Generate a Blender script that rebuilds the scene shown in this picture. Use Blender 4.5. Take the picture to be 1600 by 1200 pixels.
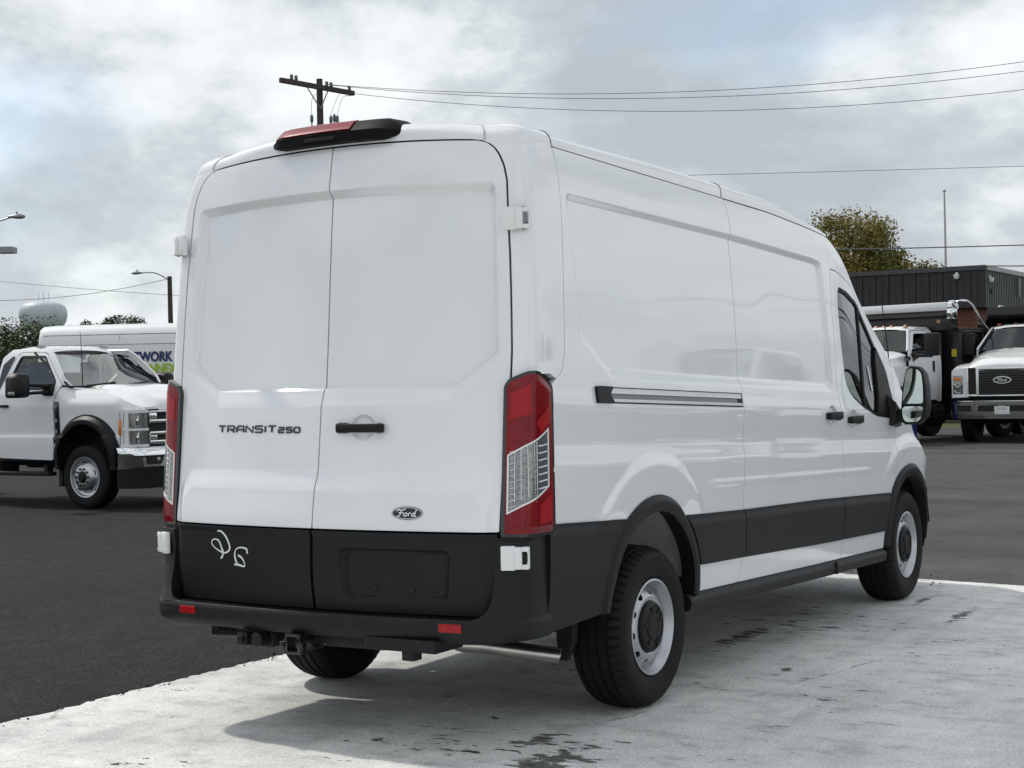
import bpy, bmesh, math, random
import numpy as np
from mathutils import Vector, Matrix, Quaternion

for o in list(bpy.data.objects):
    bpy.data.objects.remove(o, do_unlink=True)
SC = bpy.context.scene
COL = SC.collection

# ------------------------------------------------------------------ camera
cam_d = bpy.data.cameras.new('camera')
cam_d.sensor_width = 36.0
cam_d.lens = 2474.84 / 1600.0 * 36.0
cam_d.clip_start = 0.1
cam_d.clip_end = 4000.0
cam = bpy.data.objects.new('camera', cam_d)
COL.objects.link(cam)
CAM = Vector((-5.1928, -4.1122, 1.4738))
_y, _p, _r = 0.54230, -0.0007, -0.0209
_f = Vector((math.cos(_p)*math.cos(_y), math.cos(_p)*math.sin(_y), math.sin(_p)))
_rt = Vector((math.sin(_y), -math.cos(_y), 0.0))
_up = _rt.cross(_f)
_rt2 = math.cos(_r)*_rt + math.sin(_r)*_up
_up2 = -math.sin(_r)*_rt + math.cos(_r)*_up
cam.matrix_world = Matrix(((_rt2.x, _up2.x, -_f.x, CAM.x), (_rt2.y, _up2.y, -_f.y, CAM.y),
                           (_rt2.z, _up2.z, -_f.z, CAM.z), (0, 0, 0, 1)))
SC.camera = cam

# ------------------------------------------------------------------ sky, sun, exposure
SUN_AZ, SUN_EL = math.radians(80.0), math.radians(48.0)
world = bpy.data.worlds.new('World')
SC.world = world
world.use_nodes = True
wn, wl = world.node_tree.nodes, world.node_tree.links
wn.clear()
w_out = wn.new('ShaderNodeOutputWorld')
w_sky = wn.new('ShaderNodeTexSky')
w_sky.sky_type = 'NISHITA'
w_sky.sun_disc = False
w_sky.sun_elevation = SUN_EL
w_sky.sun_rotation = math.pi/2 - SUN_AZ
w_sky.air_density = 1.0
w_sky.dust_density = 0.6
w_bg = wn.new('ShaderNodeBackground')
w_bg.inputs['Strength'].default_value = 0.14
wl.new(w_sky.outputs[0], w_bg.inputs['Color'])
# procedural broken cloud cover over the whole dome
w_tc = wn.new('ShaderNodeTexCoord')
w_map = wn.new('ShaderNodeMapping')
w_map.inputs['Scale'].default_value = (1.0, 1.0, 1.9)
w_map.inputs['Location'].default_value = (18.940791, -14.536239, 0.014859)
wl.new(w_tc.outputs['Generated'], w_map.inputs['Vector'])
def w_noise(scale, detail, rough, dist=0.0):
    n = wn.new('ShaderNodeTexNoise')
    n.inputs['Scale'].default_value = scale
    n.inputs['Detail'].default_value = detail
    n.inputs['Roughness'].default_value = rough
    n.inputs['Distortion'].default_value = dist
    wl.new(w_map.outputs[0], n.inputs['Vector'])
    return n
def w_ramp(src, stops):
    r = wn.new('ShaderNodeValToRGB')
    el = r.color_ramp.elements
    while len(el) < len(stops):
        el.new(0.5)
    for e, (p, c) in zip(el, stops):
        e.position = p
        e.color = (c[0], c[1], c[2], 1.0) if not isinstance(c, float) else (c, c, c, 1.0)
    wl.new(src, r.inputs['Fac'])
    return r
n_cov = w_noise(2.6, 10.0, 0.55, 0.10)
n_shd = w_noise(3.4, 12.0, 0.58, 0.18)
r_cov = w_ramp(n_cov.outputs['Fac'], [(0.36, 0.50), (0.48, 1.0)])
r_shd = w_ramp(n_shd.outputs['Fac'], [(0.39, (0.44, 0.485, 0.52)), (0.468, (0.545, 0.59, 0.625)), (0.525, (0.74, 0.785, 0.805)), (0.59, (0.86, 0.885, 0.895))])
w_cl = wn.new('ShaderNodeBackground')
wl.new(r_shd.outputs['Color'], w_cl.inputs['Color'])
w_cl.inputs['Strength'].default_value = 1.10
w_mix = wn.new('ShaderNodeMixShader')
wl.new(r_cov.outputs['Color'], w_mix.inputs['Fac'])
wl.new(w_bg.outputs[0], w_mix.inputs[1])
wl.new(w_cl.outputs[0], w_mix.inputs[2])
wl.new(w_mix.outputs[0], w_out.inputs['Surface'])

sun_d = bpy.data.lights.new('sun', 'SUN')
sun_d.energy = 2.3
sun_d.angle = math.radians(2.4)
sun_d.color = (1.0, 0.95, 0.88)
sun = bpy.data.objects.new('sun', sun_d)
COL.objects.link(sun)
_d = Vector((math.cos(SUN_EL)*math.cos(SUN_AZ), math.cos(SUN_EL)*math.sin(SUN_AZ), math.sin(SUN_EL)))
sun.rotation_euler = _d.to_track_quat('Z', 'Y').to_euler()
sun.location = (0, 30, 40)

SC.view_settings.view_transform = 'Standard'
SC.view_settings.look = 'None'
SC.view_settings.exposure = 0.05
SC.view_settings.gamma = 1.0
SC.view_settings.use_curve_mapping = False
SC.render.engine = 'CYCLES'
SC.cycles.max_bounces = 8
SC.cycles.transparent_max_bounces = 12

# ------------------------------------------------------------------ materials
def mat(name, color, rough=0.5, metal=0.0, coat=0.0, spec=0.5, noise=0.0, nscale=30.0, bump=0.0, bscale=200.0, coat_rough=0.03, coat_ior=1.5):
    m = bpy.data.materials.new(name)
    m.use_nodes = True
    nt = m.node_tree
    p = nt.nodes['Principled BSDF']
    p.inputs['Base Color'].default_value = (color[0], color[1], color[2], 1)
    p.inputs['Roughness'].default_value = rough
    p.inputs['Metallic'].default_value = metal
    p.inputs['Coat Weight'].default_value = coat
    p.inputs['Coat Roughness'].default_value = coat_rough
    p.inputs['Coat IOR'].default_value = coat_ior
    p.inputs['Specular IOR Level'].default_value = spec
    if noise or bump:
        tc = nt.nodes.new('ShaderNodeTexCoord')
    if noise:
        n = nt.nodes.new('ShaderNodeTexNoise')
        n.inputs['Scale'].default_value = nscale
        n.inputs['Detail'].default_value = 6
        nt.links.new(tc.outputs['Object'], n.inputs['Vector'])
        r = nt.nodes.new('ShaderNodeValToRGB')
        r.color_ramp.elements[0].position = 0.3
        r.color_ramp.elements[1].position = 0.7
        a, b = max(0, 1-noise), 1+noise
        r.color_ramp.elements[0].color = (color[0]*a, color[1]*a, color[2]*a, 1)
        r.color_ramp.elements[1].color = (min(1, color[0]*b), min(1, color[1]*b), min(1, color[2]*b), 1)
        nt.links.new(n.outputs['Fac'], r.inputs['Fac'])
        nt.links.new(r.outputs['Color'], p.inputs['Base Color'])
    if bump:
        n2 = nt.nodes.new('ShaderNodeTexNoise')
        n2.inputs['Scale'].default_value = bscale
        n2.inputs['Detail'].default_value = 3
        nt.links.new(tc.outputs['Object'], n2.inputs['Vector'])
        bp = nt.nodes.new('ShaderNodeBump')
        bp.inputs['Strength'].default_value = bump
        bp.inputs['Distance'].default_value = 0.002
        nt.links.new(n2.outputs['Fac'], bp.inputs['Height'])
        nt.links.new(bp.outputs['Normal'], p.inputs['Normal'])
    return m

def glass_mat(name, tint, gloss=1.0, rough=0.01):
    m = bpy.data.materials.new(name)
    m.use_nodes = True
    nt = m.node_tree
    nt.nodes.clear()
    out = nt.nodes.new('ShaderNodeOutputMaterial')
    tr = nt.nodes.new('ShaderNodeBsdfTransparent')
    tr.inputs['Color'].default_value = (*tint, 1)
    gl = nt.nodes.new('ShaderNodeBsdfGlossy')
    gl.inputs['Roughness'].default_value = rough
    fr = nt.nodes.new('ShaderNodeFresnel')
    fr.inputs['IOR'].default_value = 1.55
    mx = nt.nodes.new('ShaderNodeMath')
    mx.operation = 'MULTIPLY_ADD'
    mx.inputs[1].default_value = 1.3*gloss
    mx.inputs[2].default_value = 0.02
    nt.links.new(fr.outputs[0], mx.inputs[0])
    ms = nt.nodes.new('ShaderNodeMixShader')
    nt.links.new(mx.outputs[0], ms.inputs[0])
    nt.links.new(tr.outputs[0], ms.inputs[1])
    nt.links.new(gl.outputs[0], ms.inputs[2])
    nt.links.new(ms.outputs[0], out.inputs['Surface'])
    return m

M = {}
M['paint'] = mat('white_paint', (0.785, 0.80, 0.815), 0.45, spec=0.3, coat=1.0, noise=0.012, nscale=3.0, coat_ior=1.78, coat_rough=0.045)
M['paint2'] = mat('white_paint_truck', (0.80, 0.80, 0.80), 0.4, coat=1.0, noise=0.02, nscale=4.0)
M['silver'] = mat('silver_white_paint', (0.84, 0.85, 0.86), 0.4, coat=0.9, noise=0.02, nscale=4.0)
M['plastic'] = mat('black_plastic', (0.0062, 0.0068, 0.0082), 0.50, spec=0.30, noise=0.12, nscale=14.0, bump=0.25, bscale=700)
M['matte_black'] = mat('matte_black_plastic', (0.005, 0.005, 0.006), 0.6, spec=0.12, noise=0.1)
M['gloss_black'] = mat('gloss_black', (0.008, 0.008, 0.009), 0.18, coat=0.6, noise=0.1)
M['rubber'] = mat('tyre_rubber', (0.0058, 0.0058, 0.0062), 0.70, spec=0.28, noise=0.3, nscale=25.0, bump=0.4, bscale=300)
M['dark'] = mat('dark_underbody', (0.010, 0.010, 0.011), 0.8, noise=0.3)
M['seal'] = mat('black_seal', (0.006, 0.006, 0.006), 0.7, noise=0.1)
M['liner'] = mat('grey_wheel_liner', (0.50, 0.505, 0.51), 0.55, noise=0.15, nscale=8)
M['steel'] = mat('silver_wheel_steel', (0.50, 0.51, 0.525), 0.33, metal=0.92, noise=0.05, nscale=12)
M['alu_dark'] = mat('rail_channel_metal', (0.20, 0.20, 0.21), 0.35, metal=0.8, noise=0.1)
M['alu'] = mat('aluminium_rail', (0.60, 0.61, 0.63), 0.28, metal=0.9, noise=0.05, nscale=40)
M['chrome'] = mat('chrome', (0.78, 0.79, 0.80), 0.09, metal=1.0, noise=0.03, nscale=6)
M['exhaust'] = mat('exhaust_steel', (0.50, 0.48, 0.45), 0.25, metal=1.0, noise=0.15, nscale=18)
M['red'] = mat('red_lens', (0.18, 0.002, 0.007), 0.14, spec=0.38, noise=0.22, nscale=14)
M['red_bright'] = mat('red_reflector', (0.33, 0.005, 0.010), 0.22, spec=0.35, noise=0.2, nscale=60)
M['red_dim'] = mat('red_brake_lens', (0.24, 0.006, 0.010), 0.2, spec=0.4, noise=0.2)
M['faded_line'] = mat('faded_line_paint', (0.12, 0.12, 0.118), 0.9, noise=0.45, nscale=1.5)
M['amber_dim'] = mat('dim_amber_lens', (0.22, 0.055, 0.025), 0.25, noise=0.1)
M['amber'] = mat('amber_lens', (0.65, 0.20, 0.02), 0.2, coat=1.0, noise=0.1)
M['clear'] = mat('clear_lens', (0.24, 0.24, 0.235), 0.10, metal=0.6, coat=1.0, noise=0.45, nscale=90)
M['grey_lens'] = mat('grey_blue_lens', (0.10, 0.12, 0.14), 0.12, metal=0.3, coat=1.0, noise=0.3, nscale=60)
M['white_plastic'] = mat('white_enamel', (0.78, 0.79, 0.79), 0.4, coat=0.5, noise=0.02)
M['white_mark'] = mat('white_paint_marker', (0.72, 0.72, 0.72), 0.8, noise=0.15, nscale=60)
M['badge'] = mat('black_badge', (0.010, 0.010, 0.011), 0.3, coat=0.4, noise=0.1)
M['mirror'] = mat('mirror_glass', (0.72, 0.80, 0.76), 0.02, metal=1.0, noise=0.02)
M['glass'] = glass_mat('tinted_glass', (0.085, 0.115, 0.105), 1.15)
M['glass2'] = glass_mat('windscreen_glass', (0.45, 0.50, 0.50), 1.4)
M['glass3'] = glass_mat('clear_cab_glass', (0.74, 0.80, 0.79), 1.3)
M['fabric'] = mat('dark_grey_fabric', (0.035, 0.036, 0.04), 0.9, noise=0.2, nscale=40)
M['fabric_lt'] = mat('grey_fabric', (0.12, 0.12, 0.125), 0.9, noise=0.2, nscale=40)
M['paper'] = mat('white_paper', (0.72, 0.75, 0.72), 0.8, noise=0.06, nscale=30)
M['wood'] = mat('weathered_wood', (0.060, 0.048, 0.042), 0.85, noise=0.35, nscale=9)
M['wire'] = mat('wire', (0.14, 0.145, 0.15), 0.6, noise=0.1)
M['galv'] = mat('galvanised_steel', (0.28, 0.29, 0.30), 0.45, metal=0.5, noise=0.12)
M['insul'] = mat('grey_insulator', (0.13, 0.15, 0.16), 0.4, noise=0.1)
M['blue'] = mat('blue_plastic', (0.012, 0.022, 0.14), 0.4, noise=0.1)
M['navy'] = mat('navy_lettering', (0.012, 0.025, 0.13), 0.5, noise=0.05)
M['lime'] = mat('lime_lettering', (0.36, 0.55, 0.03), 0.5, noise=0.05)
M['yellow'] = mat('yellow_sticker', (0.60, 0.45, 0.03), 0.6, noise=0.1)
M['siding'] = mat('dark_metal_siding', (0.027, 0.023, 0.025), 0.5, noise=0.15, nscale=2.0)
M['siding_sheen'] = mat('siding_with_sky_sheen', (0.105, 0.108, 0.106), 0.45, noise=0.12, nscale=2.0)  # siding lightened to paint in the sky mirrored at a grazing angle
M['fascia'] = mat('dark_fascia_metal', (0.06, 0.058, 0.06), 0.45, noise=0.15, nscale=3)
M['fascia_sheen'] = mat('fascia_with_sky_sheen', (0.30, 0.30, 0.30), 0.45, noise=0.15, nscale=3)  # fascia of that same face, sky sheen put into its colour
M['brick'] = mat('red_brick', (0.17, 0.062, 0.040), 0.85, noise=0.35, nscale=5)
M['mortar'] = mat('mortar', (0.16, 0.13, 0.115), 0.95, noise=0.2, nscale=20)
M['pale_metal'] = mat('pale_painted_metal', (0.42, 0.43, 0.44), 0.5, noise=0.1)
M['roofing'] = mat('roof_felt', (0.10, 0.10, 0.10), 0.9, noise=0.2)
M['tower'] = mat('pale_blue_tank_paint', (0.47, 0.52, 0.56), 0.5, noise=0.08, nscale=0.4)
M['bark'] = mat('bark', (0.07, 0.055, 0.045), 0.9, noise=0.3, nscale=6)
M['body_black'] = mat('black_truck_body', (0.010, 0.010, 0.011), 0.35, coat=0.3, noise=0.2, nscale=3)

def leaf_mat(name, c0, c1, c2, scale):
    m = bpy.data.materials.new(name)
    m.use_nodes = True
    nt = m.node_tree
    p = nt.nodes['Principled BSDF']
    p.inputs['Roughness'].default_value = 0.6
    tc = nt.nodes.new('ShaderNodeTexCoord')
    n = nt.nodes.new('ShaderNodeTexNoise')
    n.inputs['Scale'].default_value = scale
    n.inputs['Detail'].default_value = 5
    nt.links.new(tc.outputs['Object'], n.inputs['Vector'])
    r = nt.nodes.new('ShaderNodeValToRGB')
    e = r.color_ramp.elements
    e.new(0.5)
    for el, ps, c in zip(e, (0.32, 0.5, 0.68), (c0, c1, c2)):
        el.position = ps
        el.color = (*c, 1)
    nt.links.new(n.outputs['Fac'], r.inputs['Fac'])
    nt.links.new(r.outputs['Color'], p.inputs['Base Color'])
    return m
M['leaf_warm'] = leaf_mat('autumn_leaves', (0.100, 0.108, 0.020), (0.185, 0.160, 0.026), (0.26, 0.160, 0.030), 0.6)
M['leaf_dark'] = leaf_mat('dark_leaves', (0.024, 0.040, 0.010), (0.040, 0.060, 0.014), (0.068, 0.084, 0.020), 0.9)
M['leaf_far'] = leaf_mat('far_leaves', (0.036, 0.048, 0.024), (0.052, 0.064, 0.030), (0.080, 0.080, 0.034), 0.25)

# ------------------------------------------------------------------ object helpers
def put(name, me, m=None, parent=None):
    o = bpy.data.objects.new(name, me)
    COL.objects.link(o)
    if m is not None:
        me.materials.append(m)
    if parent is not None:
        o.parent = parent
    return o
def tag(o, label=None, cat=None, group=None, kind=None):
    if label: o['label'] = label
    if cat: o['category'] = cat
    if group: o['group'] = group
    if kind: o['kind'] = kind
    return o
def thing(name, label, cat, loc=(0, 0, 0), rz=0.0, group=None):
    o = bpy.data.objects.new(name, None)
    o.empty_display_size = 0.2
    COL.objects.link(o)
    o.location = loc
    o.rotation_euler = (0, 0, rz)
    return tag(o, label, cat, group)
def copy_tree(o, parent=None):
    c = o.copy()
    COL.objects.link(c)
    if parent is not None:
        c.parent = parent
    for ch in list(o.children):
        copy_tree(ch, c)
    return c

class MB:
    """collects shapes into one mesh"""
    def __init__(s):
        s.v = []; s.f = []
    def add(s, vs, fs, Mx=None):
        b = len(s.v)
        for p in vs:
            p = Vector(p)
            s.v.append(tuple(Mx @ p) if Mx is not None else tuple(p))
        for f in fs:
            s.f.append([b+i for i in f])
        return s
    def box(s, c, d, rz=0.0, Mx=None, ch=0.0):
        hx, hy, hz = d[0]/2, d[1]/2, d[2]/2
        R = Matrix.Translation(c) @ Matrix.Rotation(rz, 4, 'Z')
        if Mx is not None: R = Mx @ R
        if ch <= 0:
            vs = [(x*hx, y*hy, z*hz) for x in (-1, 1) for y in (-1, 1) for z in (-1, 1)]
            fs = [(0, 1, 3, 2), (4, 6, 7, 5), (0, 4, 5, 1), (2, 3, 7, 6), (0, 2, 6, 4), (1, 5, 7, 3)]
            return s.add(vs, fs, R)
        ch = min(ch, hx*.9, hy*.9, hz*.9)
        bm = bmesh.new()
        bmesh.ops.create_cube(bm, size=1.0, matrix=Matrix.Diagonal((d[0], d[1], d[2], 1)))
        bmesh.ops.bevel(bm, geom=list(bm.edges), offset=ch, segments=2, affect='EDGES', profile=0.6)
        bm.verts.index_update()
        s.add([v.co.copy() for v in bm.verts], [[v.index for v in f.verts] for f in bm.faces], R)
        bm.free()
        return s
    def rings(s, rings, cap=True, closed=True):
        n = len(rings[0]); b = len(s.v)
        for r in rings:
            for p in r: s.v.append(tuple(p))
        for k in range(len(rings)-1):
            for i in range(n if closed else n-1):
                j = (i+1) % n
                s.f.append([b+k*n+i, b+k*n+j, b+(k+1)*n+j, b+(k+1)*n+i])
        if cap:
            s.f.append([b+i for i in range(n)][::-1])
            s.f.append([b+(len(rings)-1)*n+i for i in range(n)])
        return s
    def tube(s, pts, r, n=8, cap=True):
        pts = [Vector(p) for p in pts]
        rs = r if isinstance(r, (list, tuple)) else [r]*len(pts)
        rings = []
        prev = None
        for i, p in enumerate(pts):
            t = (pts[min(i+1, len(pts)-1)] - pts[max(i-1, 0)]).normalized()
            if prev is None:
                a = Vector((0, 0, 1)) if abs(t.z) < 0.9 else Vector((1, 0, 0))
                u = t.cross(a).normalized()
            else:
                u = (prev - t*prev.dot(t)).normalized()
            prev = u
            w = t.cross(u)
            rings.append([p + rs[i]*(math.cos(2*math.pi*k/n)*u + math.sin(2*math.pi*k/n)*w) for k in range(n)])
        return s.rings(rings, cap)
    def lathe(s, prof, n=48, Mx=None, axis='Y', closed=False):
        """prof: list of (r, h); axis Y by default (wheels)"""
        vs = []
        for r, h in prof:
            for k in range(n):
                a = 2*math.pi*k/n
                c, d = r*math.cos(a), r*math.sin(a)
                vs.append((c, h, d) if axis == 'Y' else (c, d, h))
        fs = []
        for i in range(len(prof)-1 if not closed else len(prof)):
            i2 = (i+1) % len(prof)
            for k in range(n):
                j = (k+1) % n
                fs.append((i*n+k, i*n+j, i2*n+j, i2*n+k))
        return s.add(vs, fs, Mx)
    def prism(s, poly, d0, d1, plane='XZ', Mx=None):
        """polygon in a plane, extruded along the third axis from d0 to d1"""
        def P(a, b, c):
            return (a, c, b) if plane == 'XZ' else ((c, a, b) if plane == 'YZ' else (a, b, c))
        n = len(poly)
        vs = [P(a, b, d0) for a, b in poly] + [P(a, b, d1) for a, b in poly]
        fs = [list(range(n))[::-1], list(range(n, 2*n))] + [[i, (i+1) % n, n+(i+1) % n, n+i] for i in range(n)]
        return s.add(vs, fs, Mx)
    def build(s, name, m, parent=None, smooth=None, bevel=0.0, seg=2):
        me = bpy.data.meshes.new(name)
        me.from_pydata(s.v, [], s.f)
        bm = bmesh.new(); bm.from_mesh(me)
        bmesh.ops.recalc_face_normals(bm, faces=bm.faces)
        if bevel > 0:
            es = [e for e in bm.edges if len(e.link_faces) == 2 and e.calc_face_angle(0) > math.radians(28)]
            bmesh.ops.bevel(bm, geom=es, offset=bevel, segments=seg, affect='EDGES', profile=0.6, clamp_overlap=True)
        bm.to_mesh(me); bm.free()
        if smooth or bevel > 0:
            me.shade_smooth()
            me.set_sharp_from_angle(angle=math.radians(smooth or 40))
        return put(name, me, m, parent)

# ------------------------------------------------------------------ curved panels cut out of a surface
def ss(a, b, x):
    t = np.clip((x-a)/(b-a), 0, 1)
    return t*t*(3-2*t)
def smin(a, b, k):
    h = np.clip(.5+.5*(b-a)/k, 0, 1)
    return b*(1-h)+a*h-k*h*(1-h)
def pch(x, xs, ys):
    xs = np.asarray(xs, float); ys = np.asarray(ys, float)
    d = np.diff(ys)/np.diff(xs); m = np.zeros_like(ys); m[0] = d[0]; m[-1] = d[-1]
    for i in range(1, len(xs)-1):
        m[i] = 0 if d[i-1]*d[i] <= 0 else 2*d[i-1]*d[i]/(d[i-1]+d[i])
    x = np.clip(x, xs[0], xs[-1]); i = np.clip(np.searchsorted(xs, x)-1, 0, len(xs)-2)
    h = xs[i+1]-xs[i]; t = (x-xs[i])/h
    return ys[i]*(1+2*t)*(1-t)**2+h*m[i]*t*(1-t)**2+ys[i+1]*t*t*(3-2*t)+h*m[i+1]*t*t*(t-1)
def lin(x, xs, ys):
    return np.interp(x, xs, ys)
def roundpoly(pts, r, n=5):
    out = []
    N = len(pts)
    for i in range(N):
        p0, p1, p2 = np.array(pts[i-1], float), np.array(pts[i], float), np.array(pts[(i+1) % N], float)
        a, b = p0-p1, p2-p1
        la, lb = np.linalg.norm(a), np.linalg.norm(b)
        k = min(r, la*.45, lb*.45)
        a, b = p1+a/la*k, p1+b/lb*k
        for t in np.linspace(0, 1, n):
            out.append(tuple(a*(1-t)**2+2*p1*t*(1-t)+b*t*t))
    return out
def poly_sdf(pts):
    P = np.array(pts, float)
    def f(u, v):
        best = np.full(u.shape, 1e9)
        inside = np.zeros(u.shape, bool)
        for i in range(len(P)):
            a, b = P[i-1], P[i]
            e = b-a
            L = e@e + 1e-12
            t = np.clip(((u-a[0])*e[0]+(v-a[1])*e[1])/L, 0, 1)
            best = np.minimum(best, np.hypot(u-a[0]-t*e[0], v-a[1]-t*e[1]))
            if a[1] != b[1]:
                c = ((a[1] > v) != (b[1] > v)) & (u < e[0]*(v-a[1])/(b[1]-a[1])+a[0])
                inside ^= c
        return np.where(inside, best, -best)
    return f

def panel(name, S, rect, step, sdf, m, parent=None, out=1, skirt=0.02):
    """S(u,v)->(...,3); keeps the part of the rectangle where sdf>0, with a clean cut edge and a turned-in rim"""
    u0, u1, v0, v1 = rect
    su, sv = step if isinstance(step, tuple) else (step, step)
    nu = max(2, int(math.ceil((u1-u0)/su)))+1
    nv = max(2, int(math.ceil((v1-v0)/sv)))+1
    us = np.linspace(u0, u1, nu); vs = np.linspace(v0, v1, nv)
    U, V = np.meshgrid(us, vs, indexing='ij')
    D = sdf(U, V) if sdf is not None else np.ones_like(U)
    D = np.where(np.abs(D) < 1e-9, 1e-9, D)
    ins = D > 0
    idx = -np.ones((nu, nv), int)
    k = int(ins.sum())
    idx[ins] = np.arange(k)
    pu = [U[ins]]; pv = [V[ins]]
    def cross(du):
        if du:
            a, b = (slice(0, -1), slice(None)), (slice(1, None), slice(None))
        else:
            a, b = (slice(None), slice(0, -1)), (slice(None), slice(1, None))
        c = ins[a] != ins[b]
        ua, va, ub, vb = U[a][c], V[a][c], U[b][c], V[b][c]
        da, db = D[a][c], D[b][c]
        lo, hi, dl, dh = np.zeros_like(da), np.ones_like(da), da, db
        for _ in range(6):
            t = lo+(hi-lo)*np.clip(dl/(dl-dh+1e-15), .05, .95)
            d = sdf(ua+(ub-ua)*t, va+(vb-va)*t)
            same = (d > 0) == (dl > 0)
            lo = np.where(same, t, lo); dl = np.where(same, d, dl)
            hi = np.where(same, hi, t); dh = np.where(same, dh, d)
        t = lo+(hi-lo)*dl/(dl-dh+1e-15)
        return c, ua+(ub-ua)*t, va+(vb-va)*t
    eu = -np.ones((nu-1, nv), int); ev = -np.ones((nu, nv-1), int)
    if sdf is not None:
        c, a, b = cross(True); n1 = len(a); eu[c] = k+np.arange(n1); pu.append(a); pv.append(b)
        c, a, b = cross(False); n2 = len(a); ev[c] = k+n1+np.arange(n2); pu.append(a); pv.append(b)
    PU = np.concatenate(pu); PV = np.concatenate(pv)
    P = S(PU, PV)
    e = 1e-4
    N = np.cross(S(PU+e, PV)-S(PU-e, PV), S(PU, PV+e)-S(PU, PV-e))*out
    N /= (np.linalg.norm(N, axis=1, keepdims=True)+1e-15)
    cnt = ins[:-1, :-1].astype(int)+ins[1:, :-1]+ins[1:, 1:]+ins[:-1, 1:]
    full = cnt == 4
    Q = np.stack([idx[:-1, :-1][full], idx[1:, :-1][full], idx[1:, 1:][full], idx[:-1, 1:][full]], 1)
    if out < 0: Q = Q[:, ::-1]
    polys = []; bed = []
    for i, j in np.argwhere((cnt > 0) & (cnt < 4)):
        cor = [(i, j), (i+1, j), (i+1, j+1), (i, j+1)]
        eds = [eu[i, j], ev[i+1, j], eu[i, j+1], ev[i, j]]
        seq = []
        for q in range(4):
            if ins[cor[q]]: seq.append((idx[cor[q]], 0))
            if eds[q] >= 0: seq.append((eds[q], 1))
        if len(seq) < 3: continue
        poly = [a for a, _ in seq]
        for q in range(len(seq)):
            a, b = seq[q], seq[(q+1) % len(seq)]
            if a[1] and b[1]:
                bed.append((a[0], b[0]) if out > 0 else (b[0], a[0]))
        polys.append(poly if out > 0 else poly[::-1])
    VV = [P]; NN = [N]
    if skirt and bed:
        bids = sorted({x for ed in bed for x in ed})
        mp = {b: q for q, b in enumerate(bids)}
        base = len(P); nb = len(bids)
        top = P[bids]; bn = N[bids]; bot = top-bn*skirt
        sn = np.zeros_like(top)
        for a, b in bed:
            ia, ib = mp[a], mp[b]
            w = np.cross(top[ib]-top[ia], bn[ia])
            sn[ia] += w; sn[ib] += w
            polys.append([base+ia, base+nb+ia, base+nb+ib, base+ib])
        sn /= (np.linalg.norm(sn, axis=1, keepdims=True)+1e-15)
        VV += [top, bot]; NN += [sn, sn]
    V3 = np.concatenate(VV); N3 = np.concatenate(NN)
    loops = np.concatenate([Q.ravel()] + [np.array(p, int) for p in polys]) if polys else Q.ravel()
    tot = np.concatenate([np.full(len(Q), 4), np.array([len(p) for p in polys], int)]) if polys else np.full(len(Q), 4)
    start = np.concatenate([[0], np.cumsum(tot)[:-1]])
    me = bpy.data.meshes.new(name)
    me.vertices.add(len(V3)); me.vertices.foreach_set('co', V3.astype(np.float32).ravel())
    me.loops.add(len(loops)); me.loops.foreach_set('vertex_index', loops.astype(np.int32))
    me.polygons.add(len(tot)); me.polygons.foreach_set('loop_start', start.astype(np.int32))
    me.update(calc_edges=True)
    me.validate()
    me.shade_smooth()
    try:
        if len(me.vertices) == len(N3):
            me.normals_split_custom_set_from_vertices(N3.astype(np.float32).tolist())
    except Exception as ex:
        print('normals', name, ex)
    return put(name, me, m, parent)
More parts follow.
